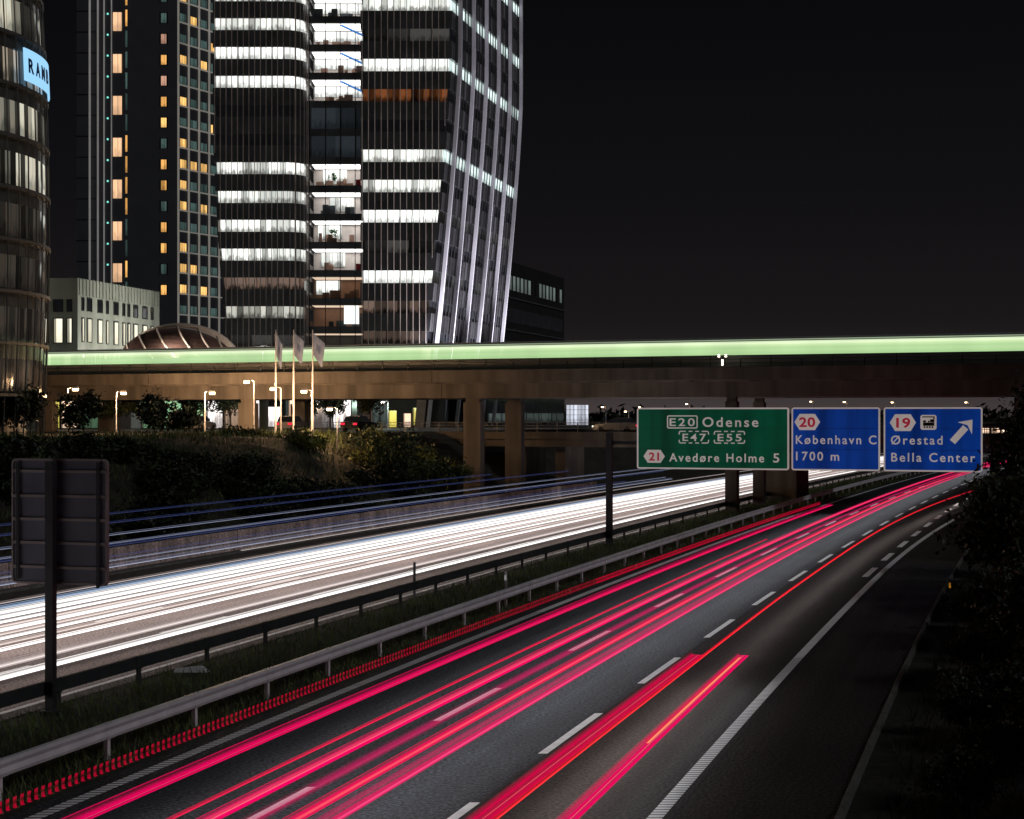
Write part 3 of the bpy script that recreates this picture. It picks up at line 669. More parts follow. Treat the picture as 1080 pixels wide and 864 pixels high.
for i in range(13):
    x = 1.9 + i * 1.5; m_.tube([(x, .35, 5.6), (x + .75, .35, 6.5), (x + 1.5, .35, 5.6)], .035, 5); m_.tube([(x, .95, 5.6), (x + .75, .95, 6.5), (x + 1.5, .95, 5.6)], .035, 5)
m_.box(-.17, .05, 5.9, 1.95, .30, 6.1)
m_.build('truss', M['steel_dark'], gan)

def text_mesh(body, x0, x1, z0, z1, y, bold=.013, space=1.28, thick=.012):
    """verts of the words fitted to cap height z0..z1 and width x0..x1 on a sign facing -y"""
    cu = bpy.data.curves.new('t', 'FONT'); cu.body = body; cu.size = 1; cu.space_character = space; cu.offset = bold; cu.extrude = .01; cu.resolution_u = 4
    ob = bpy.data.objects.new('t', cu); COL.objects.link(ob); dg = bpy.context.evaluated_depsgraph_get(); dg.update()
    me = bpy.data.meshes.new_from_object(ob.evaluated_get(dg)); bpy.data.objects.remove(ob); bpy.data.curves.remove(cu)
    xs = [v.co.x for v in me.vertices]; a, b = min(xs), max(xs)
    cap = .73
    vs = [(x0 + (v.co.x - a) / (b - a) * (x1 - x0), y - (v.co.z + .01) / .02 * thick, z0 + v.co.y / cap * (z1 - z0)) for v in me.vertices]
    fs = [tuple(p.vertices) for p in me.polygons]; bpy.data.meshes.remove(me); return vs, fs
def add_text(mb, *a, **k):
    vs, fs = text_mesh(*a, **k); i = len(mb.v); mb.v += vs
    for f in fs: mb.f.append(tuple(i + q for q in f)); mb.uv += [(0., 0.)] * len(f); mb.mi.append(0)
def rrect(x0, z0, x1, z1, r, n=5):
    p = []
    for cx, cz, a in ((x1 - r, z0 + r, -90), (x1 - r, z1 - r, 0), (x0 + r, z1 - r, 90), (x0 + r, z0 + r, 180)):
        for i in range(n + 1): t = R(a + 90 * i / n); p.append((cx + r * math.cos(t), cz + r * math.sin(t)))
    return p
def plate(mb, loop, y0, y1):                              # flat plate between depth y0 (front) and y1
    mb.hexa([(x, y0, z) for x, z in loop], [(x, y1, z) for x, z in loop])
def ring(mb, x0, z0, x1, z1, r, w, y0, y1, dashes=None):
    a = rrect(x0, z0, x1, z1, r, 6); b = rrect(x0 + w, z0 + w, x1 - w, z1 - w, max(r - w, .01), 6); n = len(a)
    for i in range(n):
        q = (i + 1) % n; mx, mz = (a[i][0] + a[q][0]) / 2, (a[i][1] + a[q][1]) / 2
        L = math.hypot(a[i][0] - a[q][0], a[i][1] - a[q][1])
        if dashes and L > .12:                            # straight run: cut it into dashes
            k = dashes[0] if abs(a[i][1] - a[q][1]) < .01 else dashes[1]
            for d in range(k):
                s0, s1 = (d + .22) / k, (d + .78) / k
                if k > 1 and d == 0: s0 = 0
                if k > 1 and d == k - 1: s1 = 1
                if k == 2: s0, s1 = ((0, .2), (.8, 1))[d]
                lp = lambda A, B, s: (A[0] + (B[0] - A[0]) * s, A[1] + (B[1] - A[1]) * s)
                plate(mb, [lp(a[i], a[q], s0), lp(a[i], a[q], s1), lp(b[i], b[q], s1), lp(b[i], b[q], s0)][::-1], y0, y1)
        else: plate(mb, [a[i], a[q], b[q], b[i]][::-1], y0, y1)
def hexagon(x0, x1, z0, z1):
    c = (x1 - x0) * .2; zm = (z0 + z1) / 2
    return [(x0, zm), (x0 + c, z0), (x1 - c, z0), (x1, zm), (x1 - c, z1), (x0 + c, z1)]
def sign(x0, x1, mat, label):
    root = empty('direction_sign', (gl[0] + math.cos(GA) * x0, gl[1] + math.sin(GA) * x0, 4.5), GA, label, 'road sign', 'direction signs on the gantry')
    w = x1 - x0; h = 3.54
    m_ = MB(); plate(m_, rrect(.05, .05, w - .05, h - .05, .1), -.05, .06); m_.build('panel', mat, root)
    m_ = MB(); ring(m_, 0, 0, w, h, .14, .085, -.075, .05); m_.build('border', M['sg_white'], root)
    for z_ in (1.18, 2.36):
        m_ = MB(); m_.box(.09, -.0525, z_ - .008, w - .09, -.0505, z_ + .008); m_.build('panel_joint', M['steel_dark'], root)
    m_ = MB()
    for q in (.18, .5, .82): m_.box(w * q - .05, .065, .2, w * q + .05, .28, h - .2)
    m_.build('bracket', M['steel_dark'], root)
    return root
O = .0
def words_(sg_, body, *a):
    t = MB(); add_text(t, body, *a, yf); t.build('lettering', M['sg_white'], sg_)
def route_(sg_, *a, **k):
    t = MB(); ring(t, *a, **k); t.build('route_number_frame', M['sg_white'], sg_)
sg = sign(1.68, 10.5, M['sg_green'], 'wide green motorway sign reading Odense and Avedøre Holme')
X = lambda v: v - 1.68; Z = lambda v: v - 4.5; yf = -.056
words_(sg, 'E20', X(3.62), X(5.10), Z(6.99), Z(7.45)); route_(sg, X(3.47), Z(6.84), X(5.27), Z(7.60), .1, .065, -.07, -.051)
words_(sg, 'Odense', X(5.55), X(8.77), Z(6.95), Z(7.52))
words_(sg, 'E47', X(4.38), X(5.76), Z(6.13), Z(6.56)); route_(sg, X(4.16), Z(5.98), X(5.93), Z(6.71), .12, .06, -.07, -.051, dashes=(4, 2))
words_(sg, 'E55', X(6.43), X(7.81), Z(6.13), Z(6.56)); route_(sg, X(6.21), Z(5.98), X(8.01), Z(6.71), .12, .06, -.07, -.051, dashes=(4, 2))
words_(sg, 'Avedøre Holme', X(3.6), X(9.1), Z(4.94), Z(5.44)); words_(sg, '5', X(9.61), X(9.96), Z(4.94), Z(5.47))
m_ = MB(); plate(m_, hexagon(X(2.07), X(3.34), Z(4.85), Z(5.60)), -.068, -.051); hx = m_.build('exit_number_plate', M['sg_white'], sg)
m_ = MB(); add_text(m_, '21', X(2.40), X(3.0), Z(4.99), Z(5.46), -.0705, bold=.028, space=1.05); m_.build('number', M['sg_red'], hx)
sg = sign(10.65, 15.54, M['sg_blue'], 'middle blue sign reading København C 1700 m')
X = lambda v: v - 10.65
words_(sg, 'København C', X(10.89), X(15.35), Z(6.0), Z(6.50)); words_(sg, '1700 m', X(10.9), X(13.3), Z(5.07), Z(5.57))
m_ = MB(); plate(m_, hexagon(X(10.81), X(12.25), Z(6.77), Z(7.68)), -.068, -.051); hx = m_.build('exit_number_plate', M['sg_white'], sg)
m_ = MB(); add_text(m_, '20', X(11.08), X(11.98), Z(6.96), Z(7.50), -.0705, bold=.028, space=1.05); m_.build('number', M['sg_red'], hx)
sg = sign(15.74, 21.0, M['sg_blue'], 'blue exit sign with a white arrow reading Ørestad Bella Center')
X = lambda v: v - 15.74
words_(sg, 'Ørestad', X(16.13), X(18.9), Z(6.0), Z(6.50)); words_(sg, 'Bella Center', X(16.15), X(20.62), Z(5.05), Z(5.55))
m_ = MB(); plate(m_, hexagon(X(16.07), X(17.48), Z(6.73), Z(7.66)), -.068, -.051); hx = m_.build('exit_number_plate', M['sg_white'], sg)
m_ = MB(); add_text(m_, '19', X(16.42), X(17.18), Z(6.93), Z(7.47), -.0705, bold=.028, space=1.05); m_.build('number', M['sg_red'], hx)
m_ = MB(); a, b, c, d = X(17.72), X(18.58), Z(6.80), Z(7.62); plate(m_, rrect(a, c, b, d, .12), -.068, -.051); ic = m_.build('train_symbol', M['sg_white'], sg)
m_ = MB(); y0, y1 = -.082, -.0685                         # locomotive pictogram
m_.box(a + .14, y0, c + .22, b - .12, y1, c + .40); m_.box(a + .14, y0, c + .41, a + .30, y1, c + .52); m_.box(a + .40, y0, c + .41, a + .50, y1, c + .50); m_.box(b - .34, y0, c + .41, b - .12, y1, c + .58)
m_.box(a + .10, y0, d - .14, b - .10, y1, d - .08); m_.box(b - .17, y0, c + .58, b - .10, y1, d - .14)
for q in (.22, .36, .50, .64): m_.hexa([(a + q + .055 * math.cos(k * .785), y1, c + .15 + .055 * math.sin(k * .785)) for k in range(8)], [(a + q + .055 * math.cos(k * .785), y0, c + .15 + .055 * math.sin(k * .785)) for k in range(8)])
m_.build('locomotive', M['sg_black'], ic)
m_ = MB(); A = Vector((X(19.42), Z(6.14))); B = Vector((X(20.48), Z(7.36))); dr = (B - A).normalized(); nn = Vector((-dr.y, dr.x)); Ls = (B - A).length
q = lambda l, s: tuple(A + dr * l + nn * s)
plate(m_, [q(0, -.18), q(Ls - .55, -.18), q(Ls - .55, .18), q(0, .18)], -.07, -.051)
plate(m_, [q(Ls - .62, -.5), q(Ls, 0), q(Ls - .40, 0)], -.0705, -.0515); plate(m_, [q(Ls - .40, 0), q(Ls, 0), q(Ls - .62, .5)], -.0705, -.0515)
m_.build('arrow', M['sg_white'], sg)

# ------------------------------------------------------------------ sign seen from behind, at the left
bs = empty('road_sign', (-11.62, 41.0, 0), R(-17.5), 'dark back of a big road sign on one post at the left', 'road sign')
m_ = MB(); plate(m_, rrect(-1.25, 3.27, 1.50, 6.42, .12), .0, .045); m_.build('panel', M['sign_back'], bs)
m_ = MB(); ring(m_, -1.27, 3.25, 1.52, 6.44, .13, .05, -.03, .07); m_.build('frame', M['sign_rib'], bs)
m_ = MB()
for z in (6.12, 5.49, 4.90, 4.30, 3.68): m_.box(-1.22, -.055, z - .035, 1.48, -.002, z + .035)
m_.build('stiffener', M['sign_rib'], bs)
m_ = MB(); m_.box(-1.10, -.09, 3.36, -1.02, -.056, 6.36); m_.build('upright', M['steel_dark'], bs)
m_ = MB(); m_.box(1.24, -.09, 3.20, 1.32, -.056, 6.36); m_.build('upright', M['steel_dark'], bs)
m_ = MB(); m_.box(-.11, -.29, -.3, .11, -.095, 6.38); m_.box(-.22, -.4, -.06, .22, .02, .08); m_.build('post', M['steel_dark'], bs)

# small roadside markers
def delineator(loc, rz, h, mat, label, refl=None):
    root = empty('delineator_post', loc, rz, label, 'marker post'); m_ = MB()
    m_.hexa([(-.055, -.03, -.1), (.055, -.03, -.1), (.055, .03, -.1), (-.055, .03, -.1)], [(-.05, -.025, h), (.05, -.025, h), (.05, .025, h + .06), (-.05, .025, h + .06)]); m_.build('post', mat, root)
    if refl: m_ = MB(); m_.box(-.035, -.042, h - .28, .035, -.0285, h - .08); m_.build('reflector', refl, root)
M['amber'] = pbr('amber', (.85, .35, .03), .3, .05, 3., emis=.35); M['white_refl'] = pbr('white_refl', (.8, .8, .8), .3, .05, 3., emis=.25)  # reflectors emit a little in place of headlight they would return
delineator(P(64, 14.95, .05), R(-18), .95, M['steel_mid'], 'marker post with an orange reflector beside the dark hard shoulder', M['amber'])
delineator(P(63.6, -1.72, .0), R(-18), 1.35, M['white_paint'], 'white marker post clipped behind the pale guardrail', M['white_refl'])
delineator(P(66.5, -6.2, 0), R(-18), 1.45, M['steel_mid'], 'slim dark marker post standing at the dark guardrail')
m_ = MB(); m_.hexa([(-.5, -.06, 0), (.5, -.1, 0), (.55, .12, 0), (-.4, .1, 0)], [(-.42, -.02, .12), (.3, -.04, .2), (.4, .06, .16), (-.3, .05, .1)])
o = m_.build('litter', M['white_paint']); o.location = P(47.4, -5.6, .0); tag(o, 'scrap of white litter lying in the grass under the dark guardrail', 'litter')

# ------------------------------------------------------------------ towers
M['w_white'] = lit_glass('w_white', (.84, .97, .92), 1.55, .82, .35, .70, 1., tint=(1., .92, .84), room=.5)
M['w_bright'] = lit_glass('w_bright', (.92, 1., .96), 1.7, 1.64, .6, .55, 7., tint=(1., .97, .92), room=.7)
M['w_mixed'] = lit_glass('w_mixed', (.82, .95, .88), .75, .82, .12, .75, 2., tint=(1., .85, .7))
M['w_dim'] = lit_glass('w_dim', (.30, .34, .36), .16, 3.1, .05, .6, 3., tint=(.5, .42, .36))
M['w_warm'] = lit_glass('w_warm', (1., .55, .36), .22, 1.55, .05, .9, 4., tint=(.6, .55, .5))
M['w_orange'] = lit_glass('w_orange', (.9, .27, .08), .26, .82, .04, .8, 5., tint=(.6, .2, .06))
M['w_side'] = lit_glass('w_side', (.78, .95, .92), 1.3, 1.5, .5, .5, 6.)
M['w_night'] = lit_glass('w_night', (.16, .22, .30), .11, 2.2, .15, .5, 9., tint=(.25, .30, .32))
M['w_blue'] = lit_glass('w_blue', (.15, .5, 1.), .8, 1.3, .6, .3, 6.)

FL = 4.13
def band_quad(mb, a, b, z0, z1, u0=0., lo=None):
    """vertical pane from a(z) to b(z)"""
    A0, B0_, A1, B1 = a(z0), b(z0), a(z1), b(z1); L = math.hypot(B0_[0] - A0[0], B0_[1] - A0[1])
    mb.face([(*A0, z0), (*B0_, z0), (*B1, z1), (*A1, z1)], [(u0, 0), (u0 + L, 0), (u0 + L, 1), (u0, 1)]); return u0 + L

# --- right-hand block of the twin glass tower
lean = lambda z: -4.5 * (max(0, 58 - z) / 52) ** 1.3
tw = empty('office_tower', (-15, 240, 6), 0, 'black glass office tower with lit floor bands and slanting white ribs', 'tower')
off = (-15, 240, 6)
XL, YF, YB = -20.7, 220., 258.
def fp(z, ins=0.):
    l = lean(z); return [(XL + ins, YF + ins), (-8.2 + l - ins * 1.2, YF + ins), (1.4 + l - ins, YB - ins), (XL + ins, YB - ins)]
body = MB(); zs0 = 17.6; zc = [18.4 + FL * i for i in range(17)]; BH = .85
prev = zs0
for z in zc:
    for a, b in ((prev, z - BH),):
        if b > a + .05:
            nsub = 2
            for q in range(nsub):
                za, zb = a + (b - a) * q / nsub, a + (b - a) * (q + 1) / nsub
                body.hexa([(*p, za) for p in fp(za)], [(*p, zb) for p in fp(zb)])
    body.hexa([(*p, z - BH) for p in fp(z - BH, .35)], [(*p, z + BH) for p in fp(z + BH, .35)]); prev = z + BH
body.hexa([(*p, prev) for p in fp(prev)], [(*p, prev + 1.6) for p in fp(prev + 1.6)])
body.build('facade', M['facade_black'], tw, off)
fr_m = ['w_warm', 'w_warm', 'w_bright', 'w_dim', 'w_bright', 'w_white', 'w_white', None, 'w_orange', 'w_bright', 'w_dim', 'w_white', None, 'w_white', None, 'w_white', None]
sd_m = [None, None, 'w_dim', None, 'w_dim', None, 'w_side', None, None, 'w_side', None, 'w_side', None, 'w_side', None, None, None]
for i, z in enumerate(zc):
    m_ = MB(); band_quad(m_, lambda q: fp(q, .30)[0], lambda q: fp(q, .30)[1], z - BH, z + BH); m_.build('window_band', M[fr_m[i]] if fr_m[i] else M['glass_dark'], tw, off)
    m_ = MB(); band_quad(m_, lambda q: fp(q, .30)[1], lambda q: fp(q, .30)[2], z - BH, z + BH); m_.build('side_window_band', M[sd_m[i]] if sd_m[i] else M['glass_dark'], tw, off)
m_ = MB(); zz = frange(zs0 - .3, 88, 6)
for i in range(15):
    x = XL + .25 + i * .87
    pts = [z for z in zz if x < fp(z)[1][0] - .1]
    if len(pts) > 1: m_.box(x - .035, YF - .32, pts[0], x + .035, YF - .01, pts[-1])
m_.build('fins', M['fin_brown'], tw, off)
m_ = MB()
for i in range(1, 26):
    f = i / 26; pts = []
    for z in frange(zs0, 88, 5):
        a, b = fp(z)[1], fp(z)[2]; x, y = a[0] + (b[0] - a[0]) * f, a[1] + (b[1] - a[1]) * f; pts.append((x + .2, y - .05, z))
    m_.tube(pts, .07, 4, False)
m_.build('side_fins', M['steel_dark'], tw, off)
for i in range(6):
    f = (i + .35) / 5.6; m_ = MB(); pts = []
    for z in frange(5.8, 88, 3):
        l = lean(z); a, b = (-8.2 + l, YF), (1.4 + l, YB); pts.append((a[0] + (b[0] - a[0]) * f + .45, a[1] + (b[1] - a[1]) * f - .1, z))
    base = len(m_.v)
    for p in pts:                                         # flat rib, 0.36 wide along the facade and 0.8 deep
        for dx, dy in ((-.25, -.22), (.24, -.30), (.32, .10), (-.2, .22)): m_.v.append((p[0] + dx, p[1] + dy, p[2]))
    for j in range(len(pts) - 1):
        for k in range(4):
            q_ = (k + 1) % 4; m_.f.append((base + j*4 + k, base + j*4 + q_, base + j*4 + 4 + q_, base + j*4 + 4 + k)); m_.uv += [(0., 0.)] * 4; m_.mi.append(0)
    m_.build('rib', M['rib'], tw, off)
M['col_warm'] = pbr('col_warm', (.55, .40, .32), .6, .12, .8)
for x, dx in ((-19.9, 0), (-11.7, -1.1)):
    m_ = MB(); m_.hexa([(x - .6 + dx, 221, 5.8), (x + .6 + dx, 221, 5.8), (x + .6 + dx, 222.6, 5.8), (x - .6 + dx, 222.6, 5.8)], [(x - .6, 221, 17.59), (x + .6, 221, 17.59), (x + .6, 222.6, 17.59), (x - .6, 222.6, 17.59)]); m_.build('column', M['col_warm'], tw, off)
M['lob_g'] = lit_glass('lob_g', (.25, .75, .45), .9, 2.2, .1, .6, 1., tint=(.6, .8, .4)); M['lob_y'] = lit_glass('lob_y', (.9, .75, .15), 1.2, 2., .3, .4, 2.)
M['lob_d'] = lit_glass('lob_d', (.35, .45, .42), .18, 2., .1, .6, 3.); M['lob_o'] = lit_glass('lob_o', (1, .52, .26), 2.4, 1.6, .15, .7, 4., tint=(1, .85, .7)); M['lob_w'] = lit_glass('lob_w', (.9, .95, 1.), 1.7, 2.4, .15, .7, 5., tint=(1, .8, .7))
for a, b, mt, z0, z1 in ((-20.6, -17.4, 'lob_d', 6.1, 10.5), (-17.35, -16.2, 'lob_y', 6.1, 8.4), (-15.2, -14.2, 'lob_o', 6.1, 8.0), (-13.9, -12.7, 'lob_y', 6.3, 8.8), (-20.6, -10.6, 'lob_d', 12.0, 17.2)):
    m_ = MB(); m_.face([(a, 226, z0), (b, 226, z0), (b, 226, z1), (a, 226, z1)], [(0, 0), (b - a, 0), (b - a, 1), (0, 1)]); m_.build('lobby_window', M[mt], tw, off)
m_ = MB(); m_.box(-20.65, 226.1, 5.8, -9.5, 240, 17.58); m_.build('lobby', M['facade_dark'], tw, off)

# --- left-hand block
tl = empty('office_tower', (-36, 240, 6), 0, 'black office block with rounded corner and white lit floors left of the recess', 'tower'); off = (-36, 240, 6)
def fpl(z, ins=0.):
    l = 1.9 * (max(0, 50 - z) / 32) ** 1.4; pts = [(-42.9 + l + ins, 231 + ins), (-32.6, 231 + ins)]
    for i in range(1, 7): t = R(-90 + 15 * i); pts.append((-32.6 + (2.9 - ins) * math.cos(t), 233.9 + (2.9 - ins) * math.sin(t)))
    return pts + [(-29.7 - ins, 252 - ins), (-42.9 + l + ins, 252 - ins)]
body = MB(); prev = zs0
for z in zc:
    if z - BH > prev + .05: body.hexa([(*p, prev) for p in fpl(prev)], [(*p, z - BH) for p in fpl(z - BH)])
    body.hexa([(*p, z - BH) for p in fpl(z - BH, .35)], [(*p, z + BH) for p in fpl(z + BH, .35)]); prev = z + BH
body.hexa([(*p, prev) for p in fpl(prev)], [(*p, prev + 1.6) for p in fpl(prev + 1.6)])
body.build('facade', M['facade_black'], tl, off)
fl_m = ['w_dim', 'w_mixed', 'w_warm', 'w_white', 'w_white', 'w_white', 'w_white', None, None, 'w_bright', 'w_bright', 'w_white', 'w_white', None, 'w_white', None, None]
for i, z in enumerate(zc):
    m_ = MB(); u0 = 0.
    for k in range(7): u0 = band_quad(m_, lambda q, k=k: fpl(q, .30)[k], lambda q, k=k: fpl(q, .30)[k + 1], z - BH, z + BH, u0)
    m_.build('window_band', M[fl_m[i]] if fl_m[i] else M['glass_dark'], tl, off)
m_ = MB()
for i in range(13):
    x = -42.6 + i * .82; z0 = zs0 - .3
    while z0 < 50 and fpl(z0)[0][0] > x - .1: z0 += 2
    m_.box(x - .035, 231 - .32, z0, x + .035, 231 - .01, 88)
for k in range(2, 8):
    p = fpl(60)[k]; t = R(-90 + 15 * (k - 1)); m_.tube([(p[0] + .15 * math.cos(t), p[1] + .15 * math.sin(t), zs0), (p[0] + .15 * math.cos(t), p[1] + .15 * math.sin(t), 88)], .11 if k == 3 else .04, 4, False)
m_.build('fins', M['fin_brown'], tl, off)
m_ = MB(); m_.box(-40.4, 232.4, 5.8, -39.0, 234, 17.59); m_.build('column', M['col_warm'], tl, off)
m_ = MB(); m_.box(-41, 238.1, 5.8, -29.7, 251, 17.58); m_.build('lobby', M['facade_dark'], tl, off)
for a, b, mt, z0, z1 in ((-40.8, -37, 'lob_o', 6.1, 9.5), (-36.6, -34, 'lob_w', 6.1, 9.0), (-33.5, -30, 'lob_d', 6.1, 10), (-40.8, -30, 'lob_d', 12, 17.2)):
    m_ = MB(); m_.face([(a, 238, z0), (b, 238, z0), (b, 238, z1), (a, 238, z1)], [(0, 0), (b - a, 0), (b - a, 1), (0, 1)]); m_.build('lobby_window', M[mt], tl, off)

# --- glazed link between the blocks: rooms lit by their ceilings and by added glow panels
lk = empty('glazed_link', (-25, 240, 6), 0, 'glazed link of stacked lit rooms between the two office blocks', 'building'); off = (-25, 240, 6)
M['ceil_on'] = glow('ceil_on', (1, .97, .94), 2.6, True); M['ceil_dim'] = glow('ceil_dim', (1, .75, .55), .8, True); M['ceil_off'] = pbr('ceil_off', (.1, .1, .1))
M['room_wall'] = pbr('room_wall', (.66, .60, .56), .8, .2, .5); M['room_wood'] = pbr('room_wood', (.36, .22, .16), .7, .2, .6); M['room_dark'] = pbr('room_dark', (.05, .06, .07), .6, .3, .5)
M['plant'] = pbr('plant', (.05, .30, .06), .6, .3, 2.); M['blue_rail'] = pbr('blue_rail', (.03, .20, .60), .4, .1, 1., emis=.7); M['red_chair'] = pbr('red_chair', (.5, .03, .04), .5, .1, 1.)  # the blue rail also glows by added emission
x0, x1 = -29.65, -20.75; rr_ = random.Random(11)
slab = MB(); mull = MB()
states = {0: 'dim', 1: 'mix', 2: 'warm', 3: 'wood', 4: 'plant', 5: 'grey', 6: 'wood', 7: 'off', 8: 'off', 9: 'blue', 10: 'blue', 11: 'blue', 12: 'on', 13: 'on', 14: 'on', 15: 'off', 16: 'off'}
zl = [18.2 + FL * i for i in range(17)]
for i, z in enumerate(zl):
    lo, hi = z - 1.55, z + 1.55; slab.box(x0, 236, hi, x1, 246, lo + FL)
    st = states[i]
    wm = {'dim': 'room_dark', 'mix': 'room_wood', 'warm': 'room_wood', 'wood': 'room_wall', 'plant': 'room_wall', 'grey': 'room_wall', 'off': 'room_dark', 'blue': 'room_wall', 'on': 'room_wall'}[st]
    m_ = MB(); m_.face([(x0, 241, lo), (x1, 241, lo), (x1, 241, hi), (x0, 241, hi)]); m_.build('room_back_wall', M[wm], lk, off)
    cm = {'off': 'ceil_off', 'dim': 'ceil_dim', 'warm': 'ceil_dim', 'mix': 'ceil_dim'}.get(st, 'ceil_on')
    m_ = MB(); m_.face([(x0 + .3, 236.4, hi - .03), (x0 + .3, 240.6, hi - .03), (x1 - .3, 240.6, hi - .03), (x1 - .3, 236.4, hi - .03)]); m_.build('ceiling_light', M[cm], lk, off)
    if st == 'off':
        m_ = MB(); m_.face([(x0 + .05, 236.3, lo), (x1 - .05, 236.3, lo), (x1 - .05, 236.3, hi), (x0 + .05, 236.3, hi)], [(0, 0), (8.8, 0), (8.8, 1), (0, 1)]); m_.build('dim_window', M['w_night'], lk, off)
    if st in ('wood', 'plant', 'grey', 'warm'):
        m_ = MB(); a_ = rr_.uniform(.2, 2.5); m_.face([(x0 + a_, 240.8, lo + .9), (x0 + a_ + 3.6, 240.8, lo + .9), (x0 + a_ + 3.6, 240.8, hi - .15), (x0 + a_, 240.8, hi - .15)], [(0, 0), (3.6, 0), (3.6, 1), (0, 1)]); m_.build('added_glow_panel', M['w_white'], lk, off)  # glowing panel added to brighten the room
    if st in ('blue', 'on'):
        m_ = MB(); m_.face([(x0 + .05, 240.9, lo + 1.5), (x0 + 8.0, 240.9, lo + 1.5), (x0 + 8.0, 240.9, hi - .1), (x0 + .05, 240.9, hi - .1)], [(0, 0), (8, 0), (8, 1), (0, 1)]); m_.build('added_glow_panel', M['w_bright'], lk, off)  # wider added glow behind the whitest rooms
    for q in range(7):
        fx = rr_.uniform(x0 + .4, x1 - 1.2); fw = rr_.uniform(.4, 1.5); fh = rr_.uniform(.5, 1.5); fy = rr_.uniform(237, 240)
        f = MB(); f.box(fx, fy, lo + .01, fx + fw, fy + .5, lo + fh)
        if st not in ('off',): f.build('furniture', M['room_wood'] if st in ('wood', 'plant', 'blue', 'warm') else M['room_dark'], lk, off)
    if st == 'blue':
        f = MB(); f.tube([(x0 + 4.5, 236.8, hi - .1), (x1 - .1, 236.8, lo + 1.0)], .17, 5); f.build('stair_rail', M['blue_rail'], lk, off)
    if st == 'plant' or i == 6:
        f = MB(); leaf_cloud(f, rr_, (x0 + 3.3, 236.9, lo + 1.3), (.75, .5, .75), 160, .16, 8); f.build('plant', M['plant'], lk, off)
    if i in (3, 6):
        f = MB(); f.box(x1 - 2.2, 236.9, lo + .05, x1 - 1.5, 237.4, lo + 1.0); f.box(x1 - 1.2, 236.9, lo + .05, x1 - .7, 237.4, lo + .9); f.build('chair', M['red_chair'], lk, off)
slab.box(x0, 241.1, 5.9, x1, 246.02, 90); slab.box(x0, 236.3, 5.9, x1, 241, zl[0] - 1.56); slab.build('floor_slabs', M['facade_black'], lk, off)
for q in (0, 2.35, 4.5, 6.7, 8.85): mull.box(x0 + q - .05, 235.86, 6, x0 + q + .05, 235.99, 90)
mull.build('mullions', M['steel_dark'], lk, off)
m_ = MB(); m_.face([(-24.6, 236.05, zl[1] - 1.2), (-22.4, 236.05, zl[1] - 1.2), (-22.4, 236.05, zl[1] + 1.5), (-24.6, 236.05, zl[1] + 1.5)]); m_.build('bright_screen', glow('bright_screen', (.95, 1, .97), 1.3), lk, off)

# --- uplights washing the ribs
for i, (x, y) in enumerate(((-6.2, 218.), (-2.5, 228.), (1.5, 240.), (5.0, 252.))):
    up = empty('floodlight', (x, y, 6.1), 0, ['floodlight at the foot of the near slanting rib', 'floodlight second along the foot of the slanting ribs', 'floodlight third along the foot of the slanting ribs', 'floodlight at the foot of the farthest slanting rib'][i], 'floodlight', 'floodlights below the slanting ribs')
    m_ = MB(); m_.box(-.25, -.2, 0, .25, .2, .12); m_.box(-.05, -.05, .12, .05, .05, .3); m_.build('foot', M['steel_dark'], up)
    m_ = MB(); m_.hexa([(-.25, -.2, .3), (.25, -.2, .3), (.25, .2, .3), (-.25, .2, .3)], [(-.35, -.25, .55), (.35, -.25, .55), (.35, .25, .55), (-.35, .25, .55)]); m_.build('lamp_housing', M['steel_dark'], up)
    Ls_ = bpy.data.lights.new('flood_light', 'SPOT'); Ls_.energy = 120000; Ls_.color = (.95, .92, 1); Ls_.spot_size = R(60); Ls_.spot_blend = .8; Ls_.shadow_soft_size = .3
    lo_ = bpy.data.objects.new('flood_light', Ls_); COL.objects.link(lo_); lo_.parent = up; lo_.location = (0, 0, .75)
    lo_.rotation_euler = (Vector((-6.0, -1.0, 30.)) * -1).to_track_quat('Z', 'Y').to_euler()

for i, (x, y) in enumerate(((-39., 190.), (-36.5, 201.))):  # unseen floodlights added to brighten the low building's face
    up = empty('floodlight', (x, y, 6.1), 0, ['added unseen floodlight on the pale low building, nearer of two', 'added unseen floodlight on the pale low building, farther of two'][i], 'floodlight', 'added floodlights before the low building')
    m_ = MB(); m_.box(-.25, -.2, 0, .25, .2, .12); m_.box(-.05, -.05, .12, .05, .05, .3); m_.build('foot', M['steel_dark'], up)
    m_ = MB(); m_.hexa([(-.25, -.2, .3), (.25, -.2, .3), (.25, .2, .3), (-.25, .2, .3)], [(-.35, -.25, .55), (.35, -.25, .55), (.35, .25, .55), (-.35, .25, .55)]); m_.build('lamp_housing', M['steel_dark'], up)
    Ls_ = bpy.data.lights.new('flood_light', 'SPOT'); Ls_.energy = 9000; Ls_.color = (1, .98, .86); Ls_.spot_size = R(80); Ls_.spot_blend = .9; Ls_.shadow_soft_size = .3
    lo_ = bpy.data.objects.new('flood_light', Ls_); COL.objects.link(lo_); lo_.parent = up; lo_.location = (0, 0, .75)
    lo_.rotation_euler = (Vector((-11., 3., 14.)) * -1).to_track_quat('Z', 'Y').to_euler()

